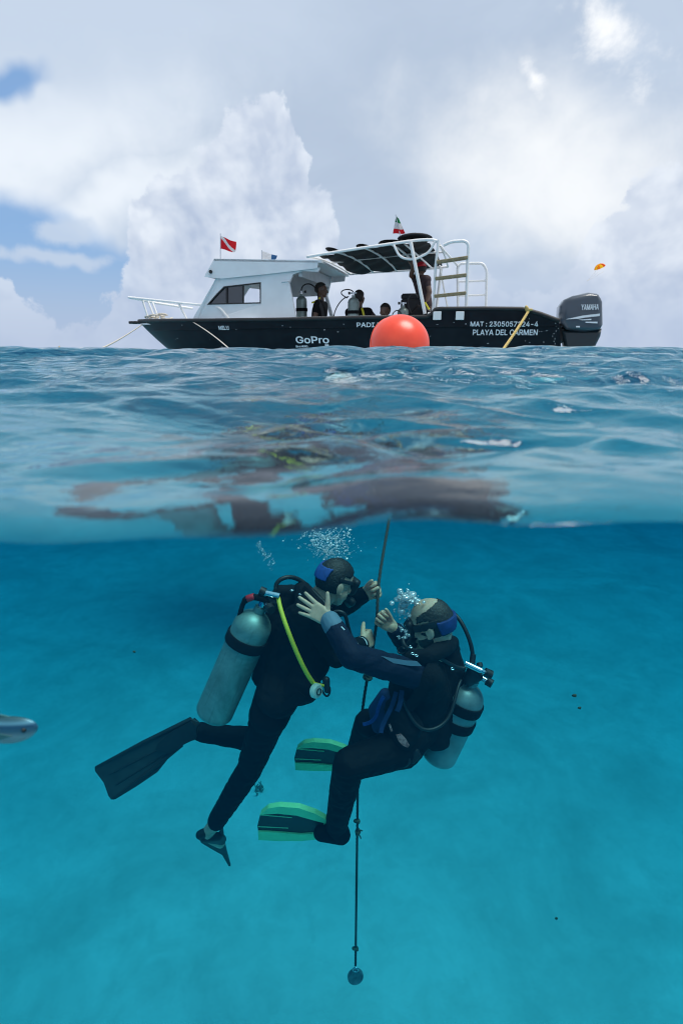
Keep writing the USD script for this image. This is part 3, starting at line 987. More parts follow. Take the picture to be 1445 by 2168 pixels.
k = trimesh.creation.torus(0.035, 0.016)
rope('pale mooring rope running from the bow down to the water at left', [bpw(302, 686, BEAM / 2), at_y(240, 725, 7.0), at_y(172, 752, 4.3)], 0.009, M_ROPEW)
rope('thin mooring rope hanging from the gunwale across the dark bow', [bpw(404, 679, 0.3), at_y(440, 702, 9.2), at_y(508, 760, 6.3)], 0.008, M_ROPEW)
a = bpw(1119, 657, -0.04)
kk = k.copy(); kk.apply_translation(a + (0, 0, 0.01))
k3 = k.copy(); k3.apply_transform(trimesh.transformations.rotation_matrix(1.2, (0, 1, 0))); k3.apply_translation(a + (-0.03, 0, 0.02))
rope('tan rope tied over the raised stern gunwale, crossing the registration number', [a, at_y(1092, 700, 8.0), at_y(1055, 752, 7.2)], 0.020, M_ROPET, extra=cat(kk, k3))
# coil lying on the foredeck
cf_ = []
a = bp(322, 676, 0.95)
for q in range(7):
    th = np.linspace(0, 2 * math.pi, 20)[:-1]
    R_ = 0.10 + 0.02 * (q % 3)
    cf_.append(tube(np.stack([a[0] - 0.1 * (q % 4) + R_ * np.cos(th), a[1] + R_ * np.sin(th), a[2] - 0.05 + 0.022 * q + 0.012 * np.sin(2 * th + q)], 1), 0.014, 6, closed=True))
coil = obj('rope_coil', bw(cat(*cf_)), M_ROPEW, smooth=True)
tag(coil, 'heaped pale rope lying on the foredeck inside the bow rail', 'rope')

# ---- buoy
by = at_y(845, 731, 4.2)
BR = 63 / 1200 * 4.2 / 1.04
buoy = thing('buoy', 'round orange red mooring buoy floating before the boat', 'buoy', by)
s = trimesh.creation.icosphere(5, BR)
s.vertices *= (1, 1, 0.985)
g = G()
oc = g('texture_coordinate', 'object')
nn = g.noise(oc, 9.0, 5, 0.6)
M_BUOY = g.mat('buoy_orange', surface=g('principled_bsdf', 'BSDF', base_color=g.mix(g.mr(nn, 0.3, 0.8), (0.88, 0.085, 0.036), (0.76, 0.060, 0.028)), roughness=0.30, subsurface_weight=0.15, subsurface_scale=0.03,
               normal=g('bump', 'normal', height=g.noise(oc, 30, 3), strength=0.08, distance=0.01)))
obj('float', s, M_BUOY, buoy, smooth=True)
ring = tube(np.stack([(BR + 0.001) * np.cos(np.linspace(0, 2 * math.pi, 65)[:-1]), (BR + 0.001) * np.sin(np.linspace(0, 2 * math.pi, 65)[:-1]), np.zeros(64)], 1), 0.0035, 6, closed=True)
ring.apply_transform(trimesh.transformations.rotation_matrix(1.2, (1, 0.3, 0)))
obj('seam', ring, M_BUOY, buoy, smooth=True)
eye_ = trimesh.creation.torus(0.03, 0.012); eye_.apply_transform(trimesh.transformations.rotation_matrix(math.pi / 2, (1, 0, 0))); eye_.apply_translation((0, 0, -BR - 0.02))
obj('eyelet', cat(eye_, trimesh.creation.cylinder(0.05, 0.05, transform=trimesh.transformations.translation_matrix((0, 0, -BR)))), M_BUOY, buoy, smooth=30)

# ---- parasail far off
pc = at_y(1270, 570, 300.0)
ps = thing('parasail', 'tiny orange and yellow parasail high over the sea at right', 'parasail', pc)
M_PY, M_PO, M_PR = cloth_mat('parasail_yellow', (0.85, 0.55, 0.03)), cloth_mat('parasail_orange', (0.85, 0.25, 0.02)), cloth_mat('parasail_red', (0.6, 0.08, 0.03))
for k in range(10):
    th = np.linspace(k * 0.2 * math.pi, (k + 1) * 0.2 * math.pi, 6)
    el = np.linspace(0.0, 1.25, 8)
    E_, T_ = np.meshgrid(el, th, indexing='ij')
    R_ = 2.7
    vx = np.stack([R_ * np.cos(T_) * np.sin(E_ + 0.05), R_ * np.sin(T_) * np.sin(E_ + 0.05), R_ * np.cos(E_) * 0.95 + 0.12 * np.sin((T_ - th[0]) / (0.2 * math.pi) * math.pi)], -1).reshape(-1, 3)
    i = (np.arange(7)[:, None] * 6 + np.arange(5)[None, :]).ravel()
    q = np.stack([i, i + 1, i + 7, i + 6], -1)
    mm = trimesh.Trimesh(vx, np.vstack([q[:, [0, 1, 2]], q[:, [0, 2, 3]]]), process=False)
    mm.apply_transform(trimesh.transformations.rotation_matrix(0.5, (0.4, -1, 0)))
    obj('gore', cat(mm, trimesh.Trimesh(mm.vertices * 0.985, mm.faces[:, ::-1], process=False)), [M_PY, M_PO, M_PY, M_PR, M_PO][k % 5], ps, smooth=True)
pp = at_y(1241, 598, 300.0) - pc
for a in ((-2.2, -1, -0.6), (1.2, -1.5, -1.2), (0, 1.9, -1.0)):
    obj('shroud_line', tube([np.array(a), pp + (0, 0, 0.6)], 0.03, 4), M_ROPEW, ps)
# marker float far off
mk = at_y(127, 745, 14.0)
mkt = thing('marker_float', 'tiny yellow marker float on the water at far left', 'float', (mk[0], mk[1], 0.0))
obj('stem', revolve([(0.0, -0.15), (0.05, -0.1), (0.055, 0.05), (0.03, 0.12), (0.014, 0.16), (0.014, 0.2), (0.0, 0.2)], 12), pbr('float_yellow', (0.7, 0.45, 0.08), 0.5), mkt, smooth=True)

# ------------------------------------------------------------------ people: tools
from manifold3d import OpType


def unit(v):
    v = np.asarray(v, float)
    return v / np.linalg.norm(v)


def sp(p, r, seg=20):
    return Manifold.sphere(float(r), seg).translate(tuple(map(float, p)))


def chain(pr, seg=20):
    """hulls of neighbouring spheres along a limb"""
    s = [sp(p, r, seg) for p, r in pr]
    return [Manifold.batch_hull([a, b]) for a, b in zip(s[:-1], s[1:])]


def hull(pr, seg=20):
    return [Manifold.batch_hull([sp(p, r, seg) for p, r in pr])]


def ell(p, axes, radii, seg=28):
    A = np.array([np.asarray(a) * r for a, r in zip(axes, radii)]).T
    return [Manifold.sphere(1.0, seg).transform(np.hstack([A, np.asarray(p, float)[:, None]]))]


def skin(parts, cell=0.012, it=10, fold=0.0):
    m = Manifold.batch_boolean(parts, OpType.Add)
    t = tm(m.refine_to_length(cell))
    trimesh.smoothing.filter_taubin(t, lamb=0.5, nu=0.53, iterations=it)
    if fold:      # creases of the cloth
        q = t.vertices * (15, 15, 24)
        k = 1 - np.abs(2 * meshkit.fbm(q + 0.6 * meshkit.fbm(q * 0.5, 2, 9)[:, None], 2, 4) - 1)
        t.vertices = t.vertices + fold * (k - 0.7)[:, None] * t.vertex_normals
    return t


def head_frame(f, up=(0, 0, 1)):
    f = unit(f)
    r = unit(np.cross(f, up))
    return f, r, np.cross(r, f)


def head_parts(c, f, up=(0, 0, 1), s=1.0):
    f, r, u = head_frame(f, up)
    P = lambda a, b, d: np.asarray(c) + s * (a * f + b * r + d * u)
    ax = (f, r, u)
    o = ell(P(-.005, 0, .015), ax, (.098 * s, .077 * s, .098 * s))
    o += hull([(P(.030, .030, -.045), .045 * s), (P(.030, -.030, -.045), .045 * s), (P(.062, 0, -.095), .030 * s), (P(.02, 0, -.06), .05 * s)])
    o += hull([(P(.072, .035, -.018), .026 * s), (P(.072, -.035, -.018), .026 * s), (P(.078, 0, .02), .03 * s)])
    o += hull([(P(.098, 0, -.012), .010 * s), (P(.118, 0, -.042), .013 * s), (P(.085, 0, -.045), .018 * s)])          # nose
    o += hull([(P(.088, .016, -.072), .010 * s), (P(.088, -.016, -.072), .010 * s), (P(.094, 0, -.070), .010 * s)])     # lips
    for q in (-1, 1):
        o += ell(P(-.012, q * .080, -.012), (unit(f - .3 * u), unit(r + q * -.3 * f), u), (.021 * s, .011 * s, .033 * s), 18)
        o += ell(P(-.003, q * .083, -.036), (f, r, u), (.010 * s, .008 * s, .010 * s), 12)
    return o


def shell_patch(c, f, rule, grow, up=(0, 0, 1), s=1.0, wob=0.0, sub=5):
    """a skin over the part of the skull where rule(forward, right, up) holds"""
    f, r, u = head_frame(f, up)
    m = trimesh.creation.icosphere(sub)
    d = m.vertices.copy()
    e_ = d + .15 * (np.stack([meshkit.fbm(d * 20 + 5 * q, 3, q) for q in range(3)], 1) - 0.5) * (1 if wob else 0)
    keep = rule(e_[:, 0], e_[:, 1], e_[:, 2])
    fk = keep[m.faces].all(1)
    g_ = grow + wob * (meshkit.fbm(d * 14, 3) - 0.5)
    loc = d * np.array([.098, .077, .098]) * s + d * g_[:, None] if np.ndim(g_) else d * np.array([.098, .077, .098]) * s + d * g_
    loc_in = d * np.array([.098, .077, .098]) * s * 0.93
    loc = loc + np.array([-.005, 0, .015]) * s
    loc_in = loc_in + np.array([-.005, 0, .015]) * s
    B_ = np.stack([f, r, u])
    n = len(d)
    F = m.faces[fk]
    e = np.sort(np.vstack([F[:, [0, 1]], F[:, [1, 2]], F[:, [2, 0]]]), 1)
    dirE = np.vstack([F[:, [0, 1]], F[:, [1, 2]], F[:, [2, 0]]])
    _, idx, cnt = np.unique(e, axis=0, return_index=True, return_counts=True)
    b = dirE[idx[cnt == 1]]
    side = np.vstack([np.stack([b[:, 1], b[:, 0], b[:, 0] + n], 1), np.stack([b[:, 1], b[:, 0] + n, b[:, 1] + n], 1)])
    t = trimesh.Trimesh(np.asarray(c) + np.vstack([loc, loc_in]) @ B_, np.vstack([F, F[:, ::-1] + n, side]), process=False)
    t.remove_unreferenced_vertices()
    # the frame (forward, right, up) is left-handed
    t.invert()
    return t


def hand_parts(W, x, n, thumb, curl=(10, 15, 10), splay=4.0, s=1.0, thumb_dir=(.62, .72, -.1), thumb_curl=10, spread=None):
    """W wrist, x towards the fingers, n out of the back of the hand, thumb = +1/-1: which side of (n x x) the thumb is on"""
    x = unit(x)
    n = unit(n - x * np.dot(n, x))
    y = np.cross(n, x) * thumb
    P = lambda a, b, c: np.asarray(W, float) + s * (a * x + b * y + c * n)
    S = 12
    ky = [.033, .011, -.011, -.031]
    kx = [.092, .096, .091, .082]
    o = hull([(P(0, .014, 0), .021 * s), (P(0, -.014, 0), .021 * s), (P(.03, .024, -.002), .018 * s), (P(.03, -.024, -.002), .017 * s)], S)
    o += hull([(P(.03, .024, -.002), .018 * s), (P(.03, -.024, -.002), .017 * s)] + [(P(a, b, 0), .0125 * s) for a, b in zip(kx, ky)], S)
    L = [.074, .083, .077, .060]
    for k in range(4):
        p = P(kx[k], ky[k], 0)
        an = math.radians((1.5 - k) * splay)
        dx = math.cos(an) * x + math.sin(an) * y
        tot, seq = 0.0, [(p, .0115 * s)]
        for fr_, c, r in zip((.46, .30, .24), curl, (.0100, .0090, .0078)):
            tot += math.radians(c)
            p = p + s * L[k] * fr_ * (math.cos(tot) * dx - math.sin(tot) * n)
            seq.append((p, r * s * (0.9 if k == 3 else 1.0)))
        o += chain(seq, S)
    p = P(.028, .024, -.004)
    d = unit(thumb_dir[0] * x + thumb_dir[1] * y + thumb_dir[2] * n)
    q = unit(x * 0.9 + y * 0.15 - n * 0.25)
    seq = [(p, .0165 * s)]
    for k, (l, r) in enumerate(((.034, .0130), (.031, .0110), (.026, .0090))):
        t = math.radians(thumb_curl) * k
        dd = unit(math.cos(t) * d + math.sin(t) * q)
        p = p + s * l * dd
        seq.append((p, r * s))
    o += chain(seq, S)
    return o


def panel(px, dfun, thick, mat, name, parent, bulge=None, smooth=False, seg=10, label=None):
    """a plate whose outline is given by pixels lying at depth dfun(x, y)"""
    P = (px if isinstance(px, Polygon) else Polygon(px)).buffer(0).segmentize(seg)
    m = trimesh.creation.extrude_polygon(P, 1.0, engine='triangle' if False else 'earcut')
    v = m.vertices
    m = trimesh.Trimesh(*trimesh.remesh.subdivide_to_size(v * (1, 1, 0.001), m.faces, max_edge=seg * 1.6), process=False)
    v = m.vertices
    w = np.array([at(a, b, dfun(a, b)) for a, b in v[:, :2]])
    c0 = P.centroid
    e = 5.0
    a, b, c = (at(c0.x, c0.y, dfun(c0.x, c0.y)), at(c0.x + e, c0.y, dfun(c0.x + e, c0.y)), at(c0.x, c0.y + e, dfun(c0.x, c0.y + e)))
    nn = unit(np.cross(b - a, c - a))
    if np.dot(nn, FWD) < 0:
        nn = -nn
    off = (v[:, 2] / 0.001 - 0.5) * thick
    if bulge is not None:
        off = off + np.array([bulge(a_, b_) for a_, b_ in v[:, :2]])
    m.vertices = w + off[:, None] * nn
    trimesh.repair.fix_normals(m)
    return obj(name, m, mat, parent, smooth=smooth, label=label)


g = G()
oc = g('geometry', 'position')
sn = g.noise(oc, 28.0, 4, 0.6)
M_SKIN = g.mat('skin', surface=g('principled_bsdf', 'BSDF', base_color=g.mix(g.mr(sn, 0.35, 0.7), (0.72, 0.45, 0.31), (0.56, 0.33, 0.22)), roughness=0.5, subsurface_weight=0.12, subsurface_scale=0.012, specular_ior_level=0.4))
M_SKIND = pbr('skin_tan', (0.15, 0.085, 0.060), 0.5, var=0.2, vscale=20)
M_NEO = pbr('neoprene_black', (0.005, 0.006, 0.008), 0.75, bump=0.35, bscale=45, specular_ior_level=0.1)
M_NEOBLUE = pbr('neoprene_navy', (0.0045, 0.008, 0.024), 0.75, bump=0.35, bscale=45, specular_ior_level=0.2)
M_NEOGREY = pbr('neoprene_grey', (0.11, 0.18, 0.24), 0.7)
M_NYLON = pbr('nylon_black', (0.006, 0.006, 0.008), 0.85, bump=0.5, bscale=90, specular_ior_level=0.2)
M_STRAPB = pbr('strap_blue', (0.025, 0.09, 0.36), 0.7, var=0.4, vscale=30)
M_STRAPN = pbr('strap_navy', (0.014, 0.045, 0.20), 0.7, var=0.4, vscale=30)
M_BLUEDK = pbr('fabric_blue', (0.015, 0.04, 0.13), 0.8, var=0.4, vscale=20)
M_HAIR = pbr('hair_dark', (0.018, 0.015, 0.012), 0.6, var=0.5, vscale=60, bump=0.3, bscale=140)
M_HAIRG = pbr('hair_grizzled', (0.040, 0.034, 0.028), 0.6, var=0.6, vscale=90, bump=0.3, bscale=140)
M_YHOSE = pbr('hose_yellow', (0.70, 0.62, 0.04), 0.45)
M_BHOSE = pbr('hose_black', (0.010, 0.010, 0.011), 0.5)
M_PALE = pbr('plastic_pale', (0.72, 0.78, 0.62), 0.45)
M_GREEN = pbr('fin_green', (0.30, 0.92, 0.42), 0.45, var=0.12, vscale=12)
M_FIN = pbr('fin_black', (0.014, 0.017, 0.017), 0.5, var=0.4, vscale=15)
M_FIN2 = pbr('fin_charcoal', (0.035, 0.045, 0.042), 0.55, var=0.4, vscale=12)
M_REDP = pbr('plastic_red', (0.55, 0.02, 0.03), 0.45)
M_PATCH = pbr('patch_pink', (0.50, 0.26, 0.24), 0.8, var=0.6, vscale=70, col2=(0.14, 0.06, 0.06))
M_CHROME = pbr('chrome', (0.80, 0.82, 0.84), 0.16, metal=1.0)
g = G()
oc = g('texture_coordinate', 'object')
n1 = g.noise(oc, 5.0, 6, 0.65, 0.6)
n2 = g.noise(g('mapping', 'vector', vector=oc, scale=(40, 40, 4)), 1.5, 4, 0.6)
tcol = g.mix(g.mr(n1, 0.36, 0.66), (0.25, 0.40, 0.36), (0.11, 0.20, 0.18))
tcol = g.mix(g.m('multiply', g.mr(n2, 0.58, 0.78), 0.5), tcol, (0.10, 0.12, 0.10))
M_TANK = g.mat('tank_metal', surface=g('principled_bsdf', 'BSDF', base_color=tcol, roughness=g.mr(n1, 0.3, 0.7, 0.38, 0.62), metallic=0.45))
M_TANKG = pbr('tank_grey', (0.30, 0.38, 0.36), 0.4, metal=0.35, var=0.5, vscale=5.0)


def tank(label, p_top, p_bot, R, mat, bands, group=None, valve_dir=(1, 0, 0), boot=False, detail=True):
    """scuba cylinder: shoulder at p_top, foot at p_bot; parts cylinder, neck, valve, knob, band"""
    p_top, p_bot = np.asarray(p_top, float), np.asarray(p_bot, float)
    x, y, z, L = frame_to(p_bot, p_top)
    vd = np.asarray(valve_dir, float)
    vd = unit(vd - z * np.dot(vd, z))
    M = np.eye(4)
    M[:3, 0], M[:3, 1], M[:3, 2], M[:3, 3] = vd, np.cross(z, vd), z, p_bot
    t = thing('scuba_tank', label, 'scuba tank', group=group, matrix=M)
    k = R / 0.092
    prof = [(0, 0)] + [(R * math.sin(a), R * 0.55 * (1 - math.cos(a))) for a in np.linspace(0.2, math.pi / 2, 9)] + [(R, L - R * 1.05)]
    prof += [(R * math.cos(a), L - R * 1.05 + R * 0.95 * math.sin(a)) for a in np.linspace(0.12, 1.27, 12)] + [(0.028 * k, L - 0.002), (0.028 * k, L + 0.018 * k), (0, L + 0.018 * k)]
    obj('cylinder', revolve(prof, 48), mat, t, smooth=40)
    for b in bands:
        pr = [(R + .001, b * L - .026), (R + .007, b * L - .026), (R + .009, b * L - .02), (R + .009, b * L + .02), (R + .007, b * L + .026), (R + .001, b * L + .026)]
        obj('band', revolve(pr, 48), M_NYLON, t, smooth=40)
        if detail:
            obj('buckle', box(R + .012, 0, b * L, .016, .05, .04, .004), M_RUBBER, t)
    if boot:
        obj('boot', revolve([(0, -.004), (R * .8, -.004), (R + .006, .03), (R + .006, .07), (R + .001, .07)], 48), M_RUBBER, t, smooth=40)
    h = L + 0.018 * k
    v = cat(trimesh.creation.cylinder(.017 * k, .05 * k, sections=20, transform=trimesh.transformations.translation_matrix((0, 0, h + .022 * k))),
            tube([(-.055 * k, 0, h + .035 * k), (.05 * k, 0, h + .035 * k)], .0135 * k, 14))
    obj('valve', v, M_CHROME, t, smooth=35)
    kn = trimesh.creation.cylinder(.021 * k, .03 * k, sections=24)
    kn.apply_transform(trimesh.transformations.rotation_matrix(math.pi / 2, (0, 1, 0)))
    kn.apply_translation((-.07 * k, 0, h + .035 * k))
    obj('knob', kn, M_RUBBER, t, smooth=35)
    return t, M, h, k


def person(label, group=None):
    return thing('person', label, 'person', group=group)


def hose(t, pts, r, mat, name='hose', n=40, label=None):
    return obj(name, tube(curve(pts, n), r, 10), mat, t, smooth=True, label=label)


def strap(p0s, w, mat, name, t, nrm, th=0.004, n=30):
    """flat webbing along the points, lying with its broad side to nrm"""
    p = curve(p0s, n)
    tg = np.gradient(p, axis=0)
    tg /= np.linalg.norm(tg, axis=1, keepdims=True)
    nn = np.broadcast_to(np.asarray(nrm, float), p.shape)
    s_ = np.cross(tg, nn)
    s_ /= np.linalg.norm(s_, axis=1, keepdims=True)
    nn = np.cross(s_, tg)
    ring = np.stack([p - s_ * w / 2 - nn * th / 2, p + s_ * w / 2 - nn * th / 2, p + s_ * w / 2 + nn * th / 2, p - s_ * w / 2 + nn * th / 2], 1)
    v = ring.reshape(-1, 3)
    q = []
    for i in range(n - 1):
        for j in range(4):
            q.append((i * 4 + j, i * 4 + (j + 1) % 4, i * 4 + 4 + (j + 1) % 4, i * 4 + 4 + j))
    q += [(3, 2, 1, 0), (n * 4 - 4, n * 4 - 3, n * 4 - 2, n * 4 - 1)]
    q = np.array(q)
    m = trimesh.Trimesh(v, np.vstack([q[:, [0, 1, 2]], q[:, [0, 2, 3]]]), process=False)
    trimesh.repair.fix_normals(m)
    return obj(name, m, mat, t)


# ------------------------------------------------------------------ the descent line
LR = 0.0085
line = thing('rope', 'dark descent line from the buoy down past both divers to a weight', 'rope')
lp = [np.array([by[0], by[1], by[2] - BR - 0.04]), at(822, 1108, 3.15), at(800, 1250, 2.88), at(797, 1312, 2.86), at(779, 1425, 2.95), at(766, 1510, 3.05)]
low = [at_y(757, 1650, 2.9), at_y(752, 2045, 2.9)]
obj('line', rope_mesh(np.vstack([curve(lp + low[:1], 60)[:-1], np.linspace(low[0], low[1], 20)]), LR), pbr('rope_dark', (0.05, 0.055, 0.045), 0.9, var=0.4, vscale=60), line, smooth=True)
M_KNOT = pbr('rope_knot', (0.10, 0.11, 0.07), 0.9, var=0.4, vscale=50)


def knot(p, r, big=1.0):
    ms = []
    rs_ = np.random.RandomState(int(abs(p[2]) * 1000))
    for k in range(3):
        T = trimesh.creation.torus(r * 1.1 * big, r * 0.8, 18, 10)
        T.apply_transform(trimesh.transformations.rotation_matrix(rs_.uniform(0, 3), rs_.normal(size=3)))
        T.apply_translation(p + rs_.normal(size=3) * r * 0.5)
        ms.append(T)
    return cat(*ms)


for (q, kk_) in ((at(778, 1433, 2.955), 1.4), (at_y(761, 1641, 2.9), 1.5), (at_y(756.5, 1738, 2.9), 0.9), (at_y(757, 1762, 2.9), 1.2), (at_y(753, 2008, 2.9), 1.0)):
    obj('knot', knot(q, 0.009, kk_), M_KNOT, line, smooth=True)
for (q, d_) in ((at_y(757, 1760, 2.9), (0.03, -0.01, 0.02)), (at_y(756, 1742, 2.9), (-0.02, -0.01, 0.02)), (at_y(757, 1765, 2.9), (0.02, 0.0, -0.03))):
    obj('loose_end', tube(curve([q, q + np.array(d_) * 0.6, q + np.array(d_) + (0, 0, -0.01)], 8), 0.004, 6), M_KNOT, line, smooth=True)
wt = at_y(752, 2068, 2.9)
weight = thing('line_weight', 'round metal weight hanging at the lower end of the descent line', 'weight', wt)
pr = [(0.0, -.014), (.046, -.014), (.055, -.008), (.055, .008), (.046, .014), (.040, .009), (.012, .009), (.0, .009)]
dsc = revolve(pr, 36)
dsc.apply_transform(trimesh.transformations.rotation_matrix(math.pi / 2 - 0.25, (1, 0.15, 0)))
obj('disc', dsc, pbr('weight_metal', (0.20, 0.25, 0.26), 0.5, metal=0.4, var=0.5, vscale=30), weight, smooth=40)
sh = trimesh.creation.torus(0.018, 0.0055, 20, 10)
sh.apply_transform(trimesh.transformations.rotation_matrix(math.pi / 2, (1, 0, 0)))
sh.apply_translation((0, 0, .062))
obj('shackle', sh, M_STEEL, weight, smooth=True)

# ------------------------------------------------------------------ diver with the yellow hose (left)
A = at
fA, upA = np.array([.80, .52, -.40]), np.array([.30, .1, 1.0])
hA = A(708, 1230, 2.84)
shN, shF = A(655, 1302, 2.70), A(672, 1285, 3.06)
chA, waA = A(632, 1335, 2.86), A(602, 1430, 2.90)
hpN, hpF = A(570, 1515, 2.82), A(566, 1515, 3.02)
elN, wrN = A(712, 1390, 2.72), A(767, 1362, 2.80)
elF, wrF = A(728, 1284, 3.08), A(771, 1258, 2.97)
knN, anN = A(528, 1628, 3.00), A(456, 1742, 3.20)
knF, anF = A(548, 1568, 3.22), A(426, 1550, 3.10)
toF = A(380, 1560, 3.08)
heN, toN = A(436, 1768, 3.24), A(466, 1785, 3.36)


def torso(shN, shF, ch, wa, hN, hF, g_=0.0):
    o = hull([(shN, .062 + g_), (shF, .062 + g_), (ch, .112 + g_)])
    o += hull([(ch, .118 + g_), (wa, .108 + g_), ((shN + ch) / 2, .09 + g_), ((shF + ch) / 2, .09 + g_)])
    o += hull([(wa, .108 + g_), (hN, .088 + g_), (hF, .088 + g_)])
    return o


def limb(a, b, c, ra, rb, rc, g_=0.0, calf=0.0):
    o = chain([(a, ra + g_), (b, rb + g_)])
    if calf:
        m_ = b * 0.68 + c * 0.32
        o += chain([(b, rb + g_), (m_, calf + g_), (c, rc + g_)])
    else:
        m_ = b * 0.7 + c * 0.3
        o += chain([(b, rb + g_), (m_, rb * 0.98 + g_), (c, rc + g_)])
    return o


pA = person('diver with yellow hose in black wetsuit, grasping the descent line, seen from behind')
bodyA = head_parts(hA, fA, upA) + torso(shN, shF, chA, waA, hpN, hpF)
f_, r_, u_ = head_frame(fA, upA)
bodyA += chain([(hA - u_ * .05 - f_ * .015, .060), ((shN + shF) / 2 + (0.0, 0, .03), .066)])
bodyA += limb(shN, elN, wrN, .055, .043, .029) + limb(shF, elF, wrF, .055, .043, .029)
bodyA += limb(hpN, knN, anN, .082, .056, .038, calf=.054) + limb(hpF, knF, anF, .082, .056, .038, calf=.052)
bodyA += chain([(anN, .038), (heN, .034), (toN, .030)]) + chain([(anF, .038), (toF, .030)])
rope_dir = unit(A(805, 1215, 2.9) - A(800, 1270, 2.88))
xN = unit(A(781, 1353, 2.86) - wrN)
bodyA += hand_parts(wrN, xN, unit(-FWD + 0.45 * RGT * 0), 1 if np.dot(np.cross(-FWD, xN), UPV) > 0 else -1, curl=(66, 85, 45), splay=2, s=1.0, thumb_dir=(.62, .70, -.25), thumb_curl=28)
xF = unit(A(795, 1249, 2.93) - wrF)
bodyA += hand_parts(wrF, xF, unit(FWD), 1 if np.dot(np.cross(FWD, xF), UPV) > 0 else -1, curl=(66, 85, 50), splay=1, s=1.0, thumb_dir=(.75, .45, -.45), thumb_curl=30)
obj('body', skin(bodyA, 0.0085, 8), M_SKIN, pA, smooth=True)
G_ = .010
suitA = torso(shN, shF, chA, waA, hpN, hpF, G_) + limb(shN, elN, wrN * .93 + elN * .07, .055, .043, .030, G_) + limb(shF, elF, wrF * .97 + elF * .03, .055, .043, .030, G_)
suitA += limb(hpN, knN, anN * .96 + knN * .04, .082, .056, .040, G_, calf=.054) + limb(hpF, knF, anF * .99 + knF * .01, .082, .056, .040, G_, calf=.052)
suitA += chain([((shN + shF) / 2 + (0, 0, .005), .078), (chA, .11)])
obj('wetsuit', skin(suitA, 0.012, 8, .012), M_NEO, pA, smooth=True)
obj('hair', shell_patch(hA, fA, lambda f, r, u: ((u > 0.10 + 0.62 * f) & ~((np.abs(u - .05) < .3) & (np.abs(r) > .8) & (f > -.15))) | ((f < -.05) & (u > -.62)), .006, upA, wob=.006), M_HAIR, pA, smooth=True)
obj('mask_strap', shell_patch(hA, fA, lambda f, r, u: (f < -.18) & (np.abs(u - .38 - .25 * f) < .30) & (np.abs(r + .1) < .72), .014, upA), M_STRAPB, pA, smooth=True, label='broad blue mask strap across the back of the head')
obj('mask_band', shell_patch(hA, fA, lambda f, r, u: (np.abs(u - .16 + .10 * f) < .10) & (f > -.3) & (np.abs(r) > .15), .011, upA), M_RUBBER, pA, smooth=True)


def mask_parts(c, f, up, t, mouth=True):
    f, r, u = head_frame(f, up)
    P = lambda a, b, d: c + a * f + b * r + d * u
    m = skin(hull([(P(.085, .062, .03), .020), (P(.085, -.062, .03), .020), (P(.105, .05, .034), .012), (P(.105, -.05, .034), .012), (P(.09, .05, -.02), .020), (P(.09, -.05, -.02), .020), (P(.12, 0, -.045), .016)]), .012, 6)
    obj('mask', m, M_RUBBER, t, smooth=True)
    ln = hull([(P(.118, .045, .028), .006), (P(.118, -.045, .028), .006), (P(.116, .04, -.012), .006), (P(.116, -.04, -.012), .006)], 8)
    obj('mask_lens', tm(ln[0]), M_GLASS, t, smooth=30)
    s2 = skin(hull([(P(.105, 0, -.075), .020), (P(.135, .025, -.085), .022), (P(.135, -.025, -.085), .022), (P(.145, 0, -.105), .02)]), .01, 6)
    obj('mouthpiece', s2, M_RUBBER, t, smooth=True)
    return P


PA = mask_parts(hA, fA, upA, pA)
# buoyancy jacket
jk = hull([(shN + (0, 0, .01), .078), (shF + (0, 0, .01), .078), (chA, .130)])
jk += hull([(chA, .135), (waA, .128), ((shN + chA) / 2 + .03 * RGT, .105), ((shF + chA) / 2 + .03 * RGT, .105)])
jk += hull([(waA, .125), (A(588, 1478, 2.80), .105), (A(590, 1478, 3.02), .105)])
jk += hull([(A(668, 1375, 2.78), .060), (A(676, 1412, 2.80), .050), (A(640, 1440, 2.78), .070)])      # front lobe
jk += hull([(A(656, 1452, 2.73), .052), (A(650, 1470, 2.74), .048), (A(618, 1468, 2.76), .060), (A(640, 1425, 2.76), .055)])      # pocket
jk += chain([(A(628, 1262, 2.92), .055), (A(600, 1262, 2.86), .060), (A(580, 1330, 2.86), .065), (A(560, 1430, 2.90), .065)])   # back plate and pad
jk += chain([(A(640, 1248, 2.80), .040), (shN, .072)])
obj('buoyancy_jacket', skin(jk, .012, 8, .012), M_NYLON, pA, smooth=True)
strap([A(640, 1248, 2.70), A(672, 1290, 2.60), A(690, 1340, 2.62), A(688, 1392, 2.68)], .042, M_NYLON, 'shoulder_strap', pA, -FWD)
strap([A(640, 1470, 2.66), A(612, 1492, 2.69), A(578, 1500, 2.71)], .045, M_NYLON, 'waist_strap', pA, -FWD)
for q in ((618, 1250, 2.745), (636, 1258, 2.70), (655, 1262, 2.69)):
    obj('ring', trimesh.creation.torus(.009, .0025, 14, 8, transform=trimesh.transformations.translation_matrix(A(*q))), M_STEEL, pA, smooth=True)
